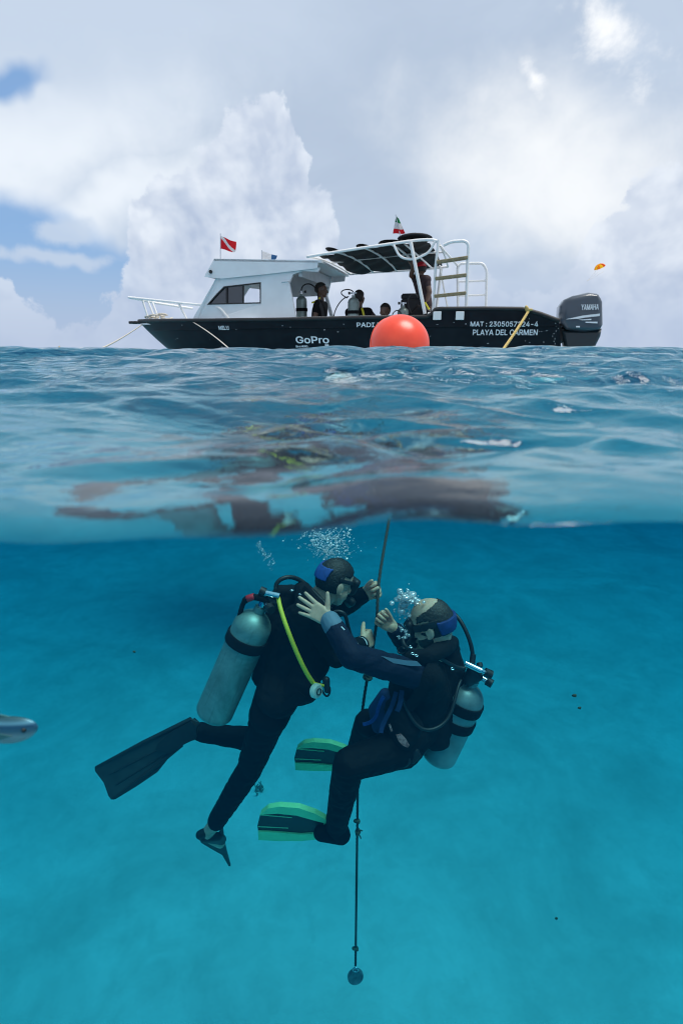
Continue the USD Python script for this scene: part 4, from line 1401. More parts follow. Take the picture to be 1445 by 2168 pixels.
# hoses
hose(pA, [A(588, 1258, 2.70), A(594, 1290, 2.66), A(613, 1345, 2.62), A(640, 1408, 2.61), A(663, 1446, 2.64)], .0105, M_YHOSE, 'yellow_hose', label='bright yellow hose across the back')
hose(pA, [A(585, 1252, 2.74), A(590, 1230, 2.74), A(612, 1222, 2.76), A(640, 1232, 2.80), A(672, 1262, 2.78), A(700, 1290, 2.76)], .011, M_BHOSE, 'hose')
hose(pA, [A(706, 1296, 2.70), A(728, 1300, 2.70), A(735, 1320, 2.72), A(742, 1345, 2.76), A(748, 1358, 2.8)], .009, M_BHOSE, 'hose')
hose(pA, [A(700, 1300, 2.66), A(722, 1335, 2.66), A(742, 1352, 2.70)], .010, M_BHOSE, 'hose')
hose(pA, [A(688, 1450, 2.70), A(698, 1462, 2.70), A(692, 1474, 2.70), A(682, 1462, 2.70), A(686, 1446, 2.70)], .005, M_BHOSE, 'hose')
ocp = A(669, 1463, 2.60)
oc_ = revolve([(0, -.018), (.026, -.018), (.034, -.008), (.034, .006), (.028, .014), (0, .016)], 28)
oc_ = place(oc_, ocp, ocp + unit(np.array([.75, -.62, .15])))
obj('octopus_regulator', oc_, M_PALE, pA, smooth=35, label='pale round spare regulator at the hip')
ln_ = revolve([(0.012, 0), (.016, 0), (.016, .003), (.012, .003)], 20)
obj('regulator_logo', place(ln_, ocp + unit(np.array([.75, -.62, .15])) * .017, ocp + unit(np.array([.75, -.62, .15]))), M_RUBBER, pA)
hose(pA, [A(664, 1447, 2.63), A(676, 1450, 2.62), A(684, 1452, 2.63)], .007, M_YHOSE, 'hose_end')
obj('gauge', tm(hull([(A(690, 1440, 2.70), .018), (A(692, 1462, 2.70), .014)])[0]), M_RUBBER, pA, smooth=True)
# wrist band of the near hand
wb_ = trimesh.creation.torus(.033, .006, 24, 10)
obj('watch_strap', place(wb_, wrN - xN * .004, wrN + xN), M_RUBBER, pA, smooth=True)
wb_ = trimesh.creation.torus(.033, .004, 24, 10)
obj('cuff_edge', place(wb_, wrN - xN * .016, wrN + xN), M_LETTER, pA, smooth=True)
# fins
dA = lambda x, y: 3.06 + (x - 415) * -0.0003
P_fin = [(404, 1522), (419, 1528), (420, 1545), (416, 1564), (384, 1577), (360, 1601), (334, 1634), (290, 1664), (246, 1691), (237, 1692), (231, 1684), (221, 1656), (203, 1632), (202, 1624), (262, 1590), (321, 1566), (362, 1543)]
finA = panel(P_fin, dA, .016, M_FIN2, 'fin', pA, smooth=30, label='long black fin stretched out to the left')
P_poc = Polygon([(408, 1524), (420, 1535), (418, 1560), (392, 1573), (362, 1592), (333, 1583), (338, 1570), (368, 1545)])
panel(P_poc, dA, .058, M_FIN, 'foot_pocket', pA, smooth=50, seg=8)
for a, b in (((404, 1523), (203, 1625)), ((384, 1577), (240, 1691))):
    obj('fin_rail', tube([A(*a, dA(*a) - .006), A((a[0] + b[0]) / 2, (a[1] + b[1]) / 2 + (-2 if a[1] < 1550 else 4), 3.08), A(*b, dA(*b) - .004)], [.013, .011, .007], 10), M_FIN, pA, smooth=True)
for a, b in (((330, 1590), (232, 1640)), ((345, 1600), (245, 1662))):
    obj('fin_rib', tube([A(*a, dA(*a) - .008), A(*b, dA(*b) - .008)], .004, 6), M_FIN, pA, smooth=True)
dB = lambda x, y: 3.22 + (y - 1760) * .0042 + (x - 440) * .001
poc = skin(hull([(A(424, 1768, 3.22), .026), (A(437, 1762, 3.22), .026)]) + hull([(A(432, 1772, 3.23), .030), (A(468, 1778, 3.34), .030), (A(462, 1772, 3.26), .024)]), .012, 6)
obj('foot_pocket', poc, M_FIN, pA, smooth=True)
panel([(425, 1782), (460, 1768), (472, 1752), (476, 1785), (481, 1806), (488, 1832), (484, 1832), (470, 1808), (450, 1797)], dB, .014, M_FIN, 'fin', pA, smooth=30, seg=6, label='black fin seen nearly edge on under the lower foot')

valA, MA, hhA, kA = tank('scratched grey aluminium tank on the back of the diver with yellow hose', A(549, 1292, 2.73), A(447, 1523, 2.86), .094, M_TANK, [0.74], group=None, valve_dir=A(560, 1250, 2.8) - A(590, 1262, 2.7) + 0 * RGT)
tA = valA
zA = MA[:3, 2]
ft = A(549, 1292, 2.73) + zA * .055
# first stage, its hose arch and the red cap
loc = lambda m: (m.apply_transform(np.linalg.inv(MA)), m)[1]
obj('first_stage', loc(tube([A(563, 1256, 2.69), A(592, 1262, 2.68)], .015, 14)), M_CHROME, tA, smooth=35)
obj('knob', loc(tube([A(550, 1250, 2.70), A(561, 1255, 2.70)], .022, 18)), M_RUBBER, tA, smooth=35)
obj('first_stage', loc(tm(hull([(A(572, 1268, 2.71), .024), (A(584, 1276, 2.70), .020)])[0])), M_RUBBER, tA, smooth=True)
obj('carry_handle', loc(tube(curve([A(505, 1310, 2.74), A(512, 1285, 2.72), A(524, 1267, 2.71), A(548, 1266, 2.70), A(570, 1274, 2.70)], 30), [.012] * 12 + [.016] * 18, 10)), M_NYLON, tA, smooth=True)
obj('red_cap', loc(tube([A(523, 1268, 2.705), A(538, 1263, 2.70)], .017, 10)), M_REDP, tA, smooth=True)

# ------------------------------------------------------------------ diver with the green fins (right)
fB, upB = np.array([-.80, .38, -.36]), np.array([-.25, .1, 1.0])
hB = A(913, 1318, 2.70)
shN, shF = A(893, 1432, 2.62), A(905, 1400, 2.96)
chB, waB = A(898, 1462, 2.80), A(880, 1530, 2.84)
hpN, hpF = A(852, 1582, 2.74), A(846, 1572, 2.94)
elN, wrN = A(744, 1390, 2.42), A(697, 1312, 2.53)
elF, wrF = A(868, 1376, 2.98), A(829, 1327, 2.88)
knN, anN = A(738, 1618, 2.52), A(712, 1748, 2.82)
knF, anF = A(780, 1532, 2.82), A(752, 1602, 3.10)
heN, toN = A(722, 1768, 2.85), A(680, 1764, 2.84)
heF, toF = A(750, 1612, 3.14), A(722, 1608, 3.14)
pB = person('diver with green edged fins and thinning hair, one hand resting on the other diver')
bodyB = head_parts(hB, fB, upB, 1.06) + torso(shN, shF, chB, waB, hpN, hpF)
f_, r_, u_ = head_frame(fB, upB)
bodyB += chain([(hB - u_ * .055 - f_ * .015, .066), ((shN + shF) / 2 + (0.0, 0, .03), .072)])
bodyB += limb(shN, elN, wrN, .060, .047, .031) + limb(shF, elF, wrF, .055, .043, .030)
bodyB += limb(hpN, knN, anN, .086, .060, .040, calf=.056) + limb(hpF, knF, anF, .086, .060, .040, calf=.056)
bodyB += chain([(anN, .040), (heN, .036), (toN, .030)]) + chain([(anF, .04), (heF, .036), (toF, .03)])
xN = unit(A(655, 1287, 2.525) - wrN)
nN = unit(-FWD + .15 * UPV)
bodyB += hand_parts(wrN, xN, nN, 1 if np.dot(np.cross(nN, xN), UPV) > 0 else -1, curl=(4, 8, 6), splay=9, s=.93, thumb_dir=(.42, .88, .1), thumb_curl=6)
xF = unit(A(800, 1305, 2.86) - wrF)
bodyB += hand_parts(wrF, xF, unit(FWD), 1 if np.dot(np.cross(FWD, xF), UPV) > 0 else -1, curl=(64, 82, 50), splay=1, s=.95, thumb_dir=(.75, .45, -.45), thumb_curl=30)
obj('body', skin(bodyB, 0.0085, 8), M_SKIN, pB, smooth=True)
suitB = torso(shN, shF, chB, waB, hpN, hpF, G_)
suitB += limb(hpN, knN, anN, .086, .060, .042, G_, calf=.056) + limb(hpF, knF, anF, .086, .060, .042, G_, calf=.056)
obj('wetsuit', skin(suitB, .012, 8, .012), M_NEO, pB, smooth=True)
sl = limb(shN, elN, wrN * .95 + elN * .05, .058, .043, .031, G_)
obj('sleeve', skin(sl, .010, 8, .012), M_NEOBLUE, pB, smooth=True, label='navy sleeve of the outstretched arm')
sl = limb(shF, elF, wrF * .80 + elF * .20, .055, .043, .033, G_)
obj('sleeve', skin(sl, .010, 8, .012), M_NEOBLUE, pB, smooth=True)
cf2 = chain([(wrN * .97 + elN * .03, .0445), (wrN * .80 + elN * .20, .0475)])
obj('cuff', skin(cf2, .008, 4), M_NEOGREY, pB, smooth=True, label='grey blue cuff of the sleeve')
for a_, b_ in (((722, 1327), (729, 1334)), ((732, 1338), (741, 1347)), ((743, 1350), (748, 1354)), ((750, 1357), (757, 1363))):
    obj('sleeve_print', tube([A(*a_, 2.452), A(*b_, 2.446)], .0028, 6), M_LETTER, pB)
br = trimesh.creation.torus(.034, .0035, 24, 8)
obj('bracelet', place(br, wrN + xN * .012, wrN + xN), M_STRAPB, pB, smooth=True)
panel([(806, 1389), (830, 1394), (862, 1399), (882, 1400), (892, 1410), (868, 1410), (832, 1404)], lambda x, y: 2.448 + (x - 806) * .0009, .004, M_NEOGREY, 'shoulder_panel', pB, seg=6)
# hair: bald on top
rule = lambda f, r, u: ((f < .42) & (u > -.75) & (u + .38 * f < .60)) & ~((np.abs(r) > .90) & (np.abs(u + .05) < .26) & (f > -.3)) | ((f < -.25) & (u + .38 * f < .60) & (u > -.8))
obj('hair', shell_patch(hB, fB, rule, .004, upB, 1.06, wob=.004), M_HAIRG, pB, smooth=True)
obj('mask_strap', shell_patch(hB, fB, lambda f, r, u: (f < -.45) & (np.abs(u + .18 - .1 * f) < .30), .017, upB, 1.06), M_STRAPN, pB, smooth=True, label='blue mask strap round the back of the head')
obj('mask_band', shell_patch(hB, fB, lambda f, r, u: (np.abs(u - .02 + .10 * f) < .16) & (f > -.5) & (np.abs(r) > .15), .013, upB, 1.06), M_RUBBER, pB, smooth=True)
PB = mask_parts(hB, fB, upB, pB)
f_, r_, u_ = head_frame(fB, upB)
obj('beard', skin(hull([(hB + f_ * .030 + r_ * q * .034 - u_ * .062, .049) for q in (-1, 1)] + [(hB + f_ * .066 - u_ * .108, .034), (hB + f_ * .0 - u_ * .07, .052)]), .010, 5), M_HAIRG, pB, smooth=True)
jk = hull([(shN + .02 * RGT, .074), (shF + .02 * RGT, .076), (chB, .130)])
jk += hull([(chB, .132), (waB, .126), ((shN + chB) / 2, .095), ((shF + chB) / 2, .10)])
jk += hull([(waB, .122), (hpN + (0, 0, .04), .095), (hpF + (0, 0, .04), .095)])
jk += hull([(A(955, 1365, 2.86), .036), (A(958, 1420, 2.84), .060), (A(950, 1500, 2.84), .070), (A(925, 1560, 2.84), .070), (A(935, 1390, 2.84), .055)])
jk += chain([(A(872, 1392, 2.60), .034), (A(905, 1388, 2.58), .036), (A(940, 1372, 2.66), .040), (A(952, 1362, 2.78), .042), (A(935, 1362, 2.90), .04)])
jk += hull([(A(838, 1500, 2.66), .055), (A(852, 1560, 2.66), .06), (A(868, 1540, 2.66), .06)])
jk += hull([(A(848, 1440, 2.70), .05), (A(838, 1480, 2.70), .045)])
obj('buoyancy_jacket', skin(jk, .012, 8, .012), M_NYLON, pB, smooth=True)
# webbing, blue trim and instruments
strap([A(925, 1395, 2.62), A(905, 1430, 2.535), A(885, 1470, 2.56), A(862, 1500, 2.60)], .05, M_NYLON, 'shoulder_strap', pB, -FWD)
strap([A(838, 1465, 2.62), A(822, 1510, 2.60), A(812, 1530, 2.60), A(806, 1552, 2.60)], .020, M_BLUEDK, 'trim', pB, -FWD)
strap([A(850, 1462, 2.61), A(846, 1490, 2.58), A(840, 1506, 2.58)], .022, M_BLUEDK, 'trim', pB, -FWD)
strap([A(812, 1475, 2.64), A(800, 1502, 2.66), A(792, 1522, 2.68), A(768, 1534, 2.70)], .016, M_STRAPB, 'trim', pB, -FWD, th=.006)
obj('jacket_flap', skin(hull([(A(815, 1470, 2.70), .03), (A(788, 1500, 2.74), .02), (A(800, 1540, 2.74), .03), (A(830, 1500, 2.70), .04)]), .012, 5), M_BLUEDK, pB, smooth=True)
panel([(838, 1556), (848, 1554), (858, 1564), (866, 1578), (862, 1583), (850, 1577), (842, 1567)], lambda x, y: 2.575, .006, M_PATCH, 'patch', pB, seg=6, label='faded pink patch with dark scrawl')
panel([(822, 1534), (826, 1533), (831, 1548), (827, 1549)], lambda x, y: 2.60, .006, M_PATCH, 'patch', pB, seg=6)
gz = A(853, 1607, 2.66)
obj('pressure_gauge', place(revolve([(0, -.014), (.034, -.014), (.038, -.006), (.038, .006), (.034, .012), (0, .012)], 26), gz, gz + unit(np.array([-.45, -.8, .25]))), M_RUBBER, pB, smooth=35)
nz = unit(np.array([-.45, -.8, .25]))
ax1 = unit(np.cross(nz, UPV)); ax2 = np.cross(nz, ax1)
for k in range(6):
    an = -2.4 + k * .55
    obj('dial_mark', trimesh.creation.icosphere(1, .004 + .003 * (k % 2)).apply_translation(gz + nz * .012 + .024 * (math.cos(an) * ax1 + math.sin(an) * ax2)), M_YHOSE, pB)
obj('dial', place(revolve([(0, .0), (.012, .0), (.010, .003), (0, .003)], 16), gz + nz * .012, gz + nz), M_PALE, pB)
hose(pB, [A(975, 1440, 2.72), A(960, 1490, 2.66), A(940, 1530, 2.63), A(900, 1545, 2.60), A(870, 1520, 2.60), A(852, 1480, 2.60)], .008, M_BHOSE)
hose(pB, [A(985, 1415, 2.70), A(950, 1405, 2.66), A(915, 1385, 2.60), A(885, 1378, 2.60), A(862, 1372, 2.64), A(852, 1352, 2.68)], .009, M_BHOSE)
hose(pB, [A(1000, 1400, 2.76), A(996, 1365, 2.76), A(980, 1325, 2.78), A(958, 1298, 2.82), A(930, 1300, 2.86)], .010, M_BHOSE, label='black hose arching up behind the head')
hose(pB, [A(998, 1412, 2.75), A(1001, 1385, 2.76)], .014, M_BHOSE, 'hose_sleeve')
hose(pB, [A(855, 1375, 2.64), A(846, 1372, 2.66), A(842, 1380, 2.66), A(850, 1384, 2.65), A(860, 1376, 2.64)], .004, M_BHOSE, 'loop')
for q in ((873, 1384, 2.56), (881, 1388, 2.555), (869, 1370, 2.60), (957, 1416, 2.60), (832, 1439, 2.60), (848, 1446, 2.60)):
    obj('ring', trimesh.creation.torus(.008, .003, 14, 8, transform=trimesh.transformations.translation_matrix(A(*q))), M_CHROME, pB, smooth=True)
obj('clip', tm(hull([(A(880, 1590, 2.66), .014), (A(886, 1600, 2.66), .012), (A(874, 1612, 2.66), .012)])[0]), M_RUBBER, pB, smooth=True)
# boots and fins
bt = skin(chain([(anN + (0, 0, .05), .052), (anN, .052), (heN, .047), (toN, .040)]), .010, 6)
obj('boot', bt, M_NEO, pB, smooth=True)
bt = skin(chain([(anF + (0, 0, .04), .050), (anF, .050), (heF, .046), (toF, .040)]), .010, 6)
obj('boot', bt, M_NEO, pB, smooth=True)


def green_fin(dx, dy, sx, sy, d, label):
    T = lambda p: (dx + p[0] * sx, dy + p[1] * sy)
    df = lambda x, y: d + (y - dy) * .0022 + (x - dx) * -.0004
    bl = [(-138, -20), (-120, -28), (-60, -32), (-10, -20), (16, -8), (16, 8), (0, 16), (-60, 20), (-140, 20), (-143, 0)]
    panel([T(p) for p in bl], df, .010, M_FIN, 'fin', pB, smooth=30, label=label)
    up_ = [(-136, -27), (-120, -40), (-96, -44), (-55, -41), (-20, -29), (8, -13), (2, -8), (-28, -16), (-60, -25), (-100, -29)]
    lo_ = [(-141, 9), (-100, 11), (-50, 15), (-20, 13), (6, 6), (10, 15), (-10, 25), (-50, 29), (-100, 29), (-140, 27)]
    panel([T(p) for p in up_], df, .026, M_GREEN, 'fin_edge', pB, smooth=40, seg=6)
    panel([T(p) for p in lo_], df, .026, M_GREEN, 'fin_edge', pB, smooth=40, seg=6)
    for a, b in (((-138, -22), (-70, -16)), ((-142, 3), (-78, 6)), ((-2, -14), (-2, 14)), ((3, -12), (3, 12))):
        pa, pb = T(a), T(b)
        obj('rib', tube([at(*pa, df(*pa) - .007), at(*pb, df(*pb) - .007)], .0035, 6), M_GREEN, pB, smooth=True)
    c = [T((2, -12)), T((30, -16)), T((34, 0)), T((30, 16)), T((2, 12))]
    return df


green_fin(688, 1747, 1.0, 1.0, 2.86, 'near fin, black with bright green edges')
green_fin(746, 1604, .86, .84, 3.14, 'far fin, black with bright green edges')

valB, MB, hhB, kB = tank('pale domed tank with two black bands on the diver with green fins', A(999, 1447, 2.80), A(921, 1612, 2.94), .092, M_TANKG, [0.76, 0.56], valve_dir=A(1000, 1415, 2.74) - A(1035, 1428, 2.70))
locB = lambda m: (m.apply_transform(np.linalg.inv(MB)), m)[1]
obj('first_stage', locB(tube([A(984, 1405, 2.74), A(1018, 1420, 2.72)], .0155, 14)), M_CHROME, valB, smooth=35)
obj('first_stage', locB(tube([A(1016, 1419, 2.72), A(1027, 1424, 2.72)], .012, 14)), M_CHROME, valB, smooth=35)
obj('knob', locB(tube([A(1026, 1423, 2.72), A(1040, 1429, 2.72)], .021, 18)), M_RUBBER, valB, smooth=35)
obj('yoke', locB(tm(hull([(A(1000, 1420, 2.76), .028), (A(1010, 1432, 2.76), .026), (A(992, 1440, 2.77), .03)])[0])), M_RUBBER, valB, smooth=True)
obj('knob', locB(tube([A(1014, 1404, 2.76), A(1016, 1412, 2.75)], .014, 14)), M_RUBBER, valB, smooth=35)

# ------------------------------------------------------------------ people on the boat
def boat_person(label, c, f, up, joints, skin_mat, cloth_mat_, hair_mat, hair_rule, hands, s=1.0, legs_mat=None, arm_bare=0.0):
    t = person(label, None)
    J = joints
    b = head_parts(c, f, up, s) + torso(J['shN'], J['shF'], J['ch'], J['wa'], J['hN'], J['hF'], -.008)
    b += chain([(c + np.array([0, 0, -.06]), .052), ((J['shN'] + J['shF']) / 2 + (0, 0, .02), .058)])
    for k in 'NF':
        b += limb(J['sh' + k], J['el' + k], J['wr' + k], .048, .038, .027)
        b += limb(J['h' + k], J['kn' + k], J['an' + k], .075, .052, .038, calf=.05)
        b += chain([(J['an' + k], .036), (J['to' + k], .028)])
    for k, x, n in hands:
        b += hand_parts(J['wr' + k], x, n, 1, curl=(25, 30, 20), splay=4, s=.95)
    obj('body', skin(b, .018, 6), skin_mat, t, smooth=True)
    sh_ = torso(J['shN'], J['shF'], J['ch'], J['wa'], J['hN'], J['hF'], .010)
    for k in 'NF':
        if arm_bare < 1:
            e = J['el' + k] if arm_bare > .3 else J['wr' + k]
            q = 0.55 if arm_bare > .3 else 0.0
            sh_ += chain([(J['sh' + k], .060), (J['el' + k] * (1 - q) + J['sh' + k] * q, .050)] + ([] if q else [(J['wr' + k], .038)]))
    obj('shirt', skin(sh_, .018, 6), cloth_mat_, t, smooth=True)
    lg = []
    for k in 'NF':
        lg += chain([(J['h' + k], .088), (J['kn' + k], .066), (J['an' + k] * .6 + J['kn' + k] * .4, .056)])
    obj('trousers', skin(lg, .02, 6), legs_mat or cloth_mat_, t, smooth=True)
    if hair_rule:
        obj('hair', shell_patch(c, f, hair_rule, .008, up, s, wob=.006, sub=4), hair_mat, t, smooth=True)
    return t


HAIRR = lambda f, r, u: ((u > 0.12 + 0.55 * f)) | ((f < -.05) & (u > -.55))
AFT, FWDB, AWAY = -BU, BU, BV
M_SHIRT = pbr('shirt_dark', (0.020, 0.016, 0.018), 0.8)
M_SHIRT2 = pbr('shirt_maroon', (0.035, 0.018, 0.022), 0.8)
M_SHORT = pbr('shorts_grey', (0.20, 0.18, 0.17), 0.8)


def seated(hx, hy, v, face, arms, drop=1.0):
    c = bpw(hx, hy, v)
    fwd = unit(np.array([face[0], face[1], 0.0]))
    side = np.array([fwd[1], -fwd[0], 0.0])
    if np.dot(side, FWD) > 0:
        side = -side          # N is the side nearer the camera
    J = dict(shN=c + side * .17 + (0, 0, -.24), shF=c - side * .17 + (0, 0, -.24))
    J['ch'] = c + np.array([0, 0, -.36]) - fwd * .03
    J['wa'] = c + np.array([0, 0, -.52]) - fwd * .04
    for k, s_ in (('N', 1), ('F', -1)):
        J['h' + k] = c + side * .09 * s_ + (0, 0, -.66) - fwd * .03
        J['kn' + k] = J['h' + k] + fwd * .40 + side * .06 * s_
        J['an' + k] = J['kn' + k] + (0, 0, -.38)
        J['to' + k] = J['an' + k] + fwd * .15 + (0, 0, -.03)
        J['el' + k], J['wr' + k] = arms(J, k, fwd, side, s_)
    return c, J


# in the doorway, facing aft
c, J = seated(679, 613, .95, AFT + .25 * -AWAY * 0, lambda J, k, f, s, q: (J['sh' + k] + (0, 0, -.26) - f * .06 + s * .05 * q, J['sh' + k] + (0, 0, -.44) + f * .10 + s * .03 * q))
p1 = boat_person('seated diver facing aft in the cabin doorway, black jacket with yellow strap', c, AFT + .1 * AWAY, (0, 0, 1), J, M_SKIND, M_NYLON, M_HAIR, HAIRR, [('N', AFT + (0, 0, -.8), -AWAY), ('F', AFT + (0, 0, -.8), AWAY)], arm_bare=.9)
jk1 = hull([(J['shN'] - BV * .01, .075), (J['shF'], .075), (J['ch'], .135), (J['wa'], .135)])
obj('buoyancy_jacket', skin(jk1, .02, 5), M_NYLON, p1, smooth=True)
hose(p1, [J['shN'] + (0, 0, .10) + AFT * .03, J['shN'] + (0, 0, .06) - BV * .03, J['shN'] - AFT * .10 + (0, 0, .02) - BV * .04], .014, M_YHOSE, 'yellow_hose')
strap([J['shN'] + (0, 0, .07) - BV * .05, J['shN'] + AFT * .07 + (0, 0, -.05) - BV * .07, J['shN'] + AFT * .10 + (0, 0, -.25) - BV * .05], .05, M_RUBBER, 'strap', p1, -BV)
tk0 = bpw(639, 690, .92)
tank('grey tank behind the seated diver in the cabin doorway', tk0 + (0, 0, .50), tk0 + (0, 0, -.12), .092, M_TANKG, [.62], valve_dir=BU, detail=False)
hp = tk0 + (0, 0, .57)
hose(p1, [hp, hp + (0, 0, .09) + AFT * .05, hp + (0, 0, .10) + AFT * .16, J['shN'] + (0, 0, .08)], .010, M_BHOSE)
# on the bench, back to the camera
c, J = seated(760, 629, 1.0, AWAY + .15 * AFT, lambda J, k, f, s, q: ((J['sh' + k] + AFT * .16 * (1 if np.dot(J['sh' + k] - J['ch'], AFT) > 0 else -1.0) + (0, 0, -.16), J['sh' + k] + AFT * .30 + f * .12 + (0, 0, -.20)) if np.dot(J['sh' + k] - J['ch'], AFT) > 0 else (J['sh' + k] - AFT * .06 + (0, 0, -.25), J['sh' + k] + f * .2 + (0, 0, -.38))))
p2 = boat_person('seated diver with back turned and arm out to the right, dark sleeves', c, AWAY + .35 * AFT, (0, 0, 1), J, M_SKIND, M_SHIRT2, M_HAIR, lambda f, r, u: (u > .1 + .5 * f) | (f < .1), [('N', AFT, AWAY), ('F', AFT, AWAY)])
jkt = hull([(J['shN'] - BV * .04, .075), (J['shF'] - BV * .04, .075), (J['ch'] - BV * .04, .135), (J['wa'] - BV * .03, .135)])
obj('buoyancy_jacket', skin(jkt, .02, 5), M_NYLON, p2, smooth=True)
sR = J['shN'] if np.dot(J['shN'] - J['ch'], AFT) > 0 else J['shF']
strap([sR + (0, 0, .06) - AFT * .10 - BV * .10, sR + (0, 0, -.06) - AFT * .05 - BV * .15, sR + (0, 0, -.40) - AFT * .03 - BV * .15], .035, M_YHOSE, 'yellow_strap', p2, -BV)
tk1 = bpw(747.5, 690, .74)
tank('pale tank with one black band on the seated diver with back turned', tk1 + (0, 0, .46), tk1 + (0, 0, -.12), .092, M_TANKG, [.58], valve_dir=AFT, detail=False)
hp = tk1 + (0, 0, .52)
hose(p2, [hp, hp + (0, 0, .05) - AFT * .10, hp + (0, 0, .02) - AFT * .20, hp + (0, 0, -.08) - AFT * .10], .009, M_BHOSE)
hose(p2, [hp + (0, 0, -.06) - AFT * .08, hp + (0, 0, -.16) - AFT * .24, hp + (0, 0, -.34) - AFT * .33, hp + (0, 0, -.42) - AFT * .33], .009, M_BHOSE)
# low in the boat, face to the camera
c, J = seated(815, 657, 1.0, -AWAY + .3 * BU, lambda J, k, f, s, q: (J['sh' + k] + (0, 0, -.24) + f * .05, J['sh' + k] + (0, 0, -.34) + f * .2))
boat_person('person with dark hair sitting low behind the buoy, face towards the camera', c, -AWAY + .5 * BU + np.array([0, 0, -.35]), (0, 0, 1), J, M_SKIND, M_SHIRT, M_HAIR, lambda f, r, u: (u > .28 + .35 * f) | (f < .05), [], arm_bare=0)
# standing at the helm
c = bpw(889, 571, 1.0)
fw = unit(BU + .8 * BV)
J = dict(shN=bpw(903, 592, .86), shF=bpw(880, 590, 1.12), ch=bpw(893, 602, 1.0), wa=bpw(897, 624, 1.0), hN=bpw(902, 644, .92), hF=bpw(893, 644, 1.08))
J['elN'], J['wrN'] = bpw(909, 618, .80), bpw(902, 640, .86)
J['elF'], J['wrF'] = bpw(870, 583, 1.05), bpw(873, 566, .95)
zd = np.array([0, 0, 1.0])
for k in 'NF':
    h = J['h' + k]
    J['kn' + k] = h + fw * .06 - zd * (h[2] - .02) * .48
    J['an' + k] = h - fw * .02 - zd * (h[2] - .10)
    J['to' + k] = J['an' + k] + fw * .15 - zd * .04
p4 = boat_person('person in red cap standing under the canopy, turned away, one arm raised', c, fw, (0, 0, 1), J, M_SKIND, M_SHIRT2, M_HAIR, lambda f, r, u: (f < -.1) & (u < .3) & (u > -.5), [('N', -zd, -BV), ('F', zd, -fw)], legs_mat=M_SHORT, arm_bare=.9)
obj('cap', shell_patch(c, fw, lambda f, r, u: u > .18 - .1 * f, .012, (0, 0, 1), sub=4), M_REDP, p4, smooth=True, label='red cap')
f3, r3, u3 = head_frame(fw)
obj('cap_brim', tm(hull([(c + f3 * .10 + r3 * .05 + u3 * .045, .008), (c + f3 * .10 - r3 * .05 + u3 * .045, .008), (c + f3 * .17 + u3 * .03, .008)], 10)[0]), M_REDP, p4)
# spare gear beyond the buoy: regulator hoses and a pile at the helm's foot
gear = thing('dive_gear', 'heap of black dive gear with hoses standing beside the helm', 'dive gear')
gm = skin(hull([(bpw(878, 668, .5), .07), (bpw(890, 655, .5), .06), (bpw(905, 668, .5), .07)]) + hull([(bpw(868, 670, .6), .05), (bpw(884, 650, .6), .04)]), .02, 5)
obj('bag', gm, M_NYLON, gear, smooth=True)
obj('hose', tube(curve([bpw(874, 668, .5), bpw(864, 645, .5), bpw(866, 628, .5), bpw(876, 622, .5), bpw(884, 630, .5)], 30), .008, 8), M_BHOSE, gear, smooth=True)
obj('hose', tube(curve([bpw(830, 672, .7), bpw(834, 660, .7), bpw(842, 657, .7), bpw(848, 664, .7)], 20), .008, 8), M_BHOSE, gear, smooth=True)
obj('strap', tube([bpw(899, 640, .45), bpw(908, 655, .45)], .014, 8), M_YHOSE, gear, smooth=True)
tk2 = bpw(852, 690, .8)
tank('dark topped tank standing behind the buoy', tk2 + (0, 0, .30), tk2 + (0, 0, -.2), .092, M_TANKG, [.6], valve_dir=AFT, detail=False)

# ------------------------------------------------------------------ bubbles
g = G()
fr = g('fresnel', 'fac', IOR=1.8)
M_BUB = g.mat('bubble', surface=g('mix_closure', 'closure', fac=g.m('add', fr, 0.38, clamp=True), closure1=g('transparent_bsdf', 'BSDF', color=(1, 1, 1)),
                                  closure2=g('mix_closure', 'closure', fac=0.5, closure1=g('glossy_bsdf', 'BSDF', roughness=0.06, color=(1, 1, 1)), closure2=g('diffuse_bsdf', 'BSDF', color=(0.9, 0.9, 0.9)))))
rs = np.random.RandomState(3)
_ico1, _ico2 = trimesh.creation.icosphere(1), trimesh.creation.icosphere(2)


def bubbles(label, spots, group=None):
    ms = []
    for (p, r) in spots:
        m = (_ico2 if r > .006 else _ico1).copy()
        m.vertices = m.vertices * (r * rs.uniform(.9, 1.2), r * rs.uniform(.9, 1.2), r * rs.uniform(.65, .95)) + p
        ms.append(m)
    b = obj('bubbles', cat(*ms), M_BUB, smooth=True, kind='stuff')
    tag(b, label, 'bubbles')


sA, sB, sC = [], [], []
for k in range(620):
    t = rs.beta(1.6, 1.2)
    cx, cy = 688 + 14 * (1 - t), 1122 + 62 * (1 - t)
    x, y = cx + rs.normal() * (17 + 16 * t), cy + rs.normal() * 13
    if y < 1118:
        y = 1118 + abs(rs.normal()) * 14
    sA.append((at(x, y, 2.95 + rs.normal() * .06), rs.choice([.0022, .003, .004, .006, .0085], p=[.4, .3, .17, .09, .04])))
bubbles('cloud of small bubbles rising above the left diver to the surface', sA)
for k in range(70):
    t = rs.uniform()
    x, y = 545 + 34 * t + rs.normal() * 5, 1148 + 52 * t + rs.normal() * 6
    sB.append((at(x, y, 3.05), rs.choice([.002, .003, .0045], p=[.5, .35, .15])))
bubbles('thin trail of bubbles left of the left diver', sB)
for k in range(70):
    x, y = 858 + rs.normal() * 15, 1268 + rs.normal() * 11
    sC.append((at(x, y, 2.66 + rs.normal() * .02), rs.choice([.004, .008, .013, .018], p=[.45, .3, .17, .08])))
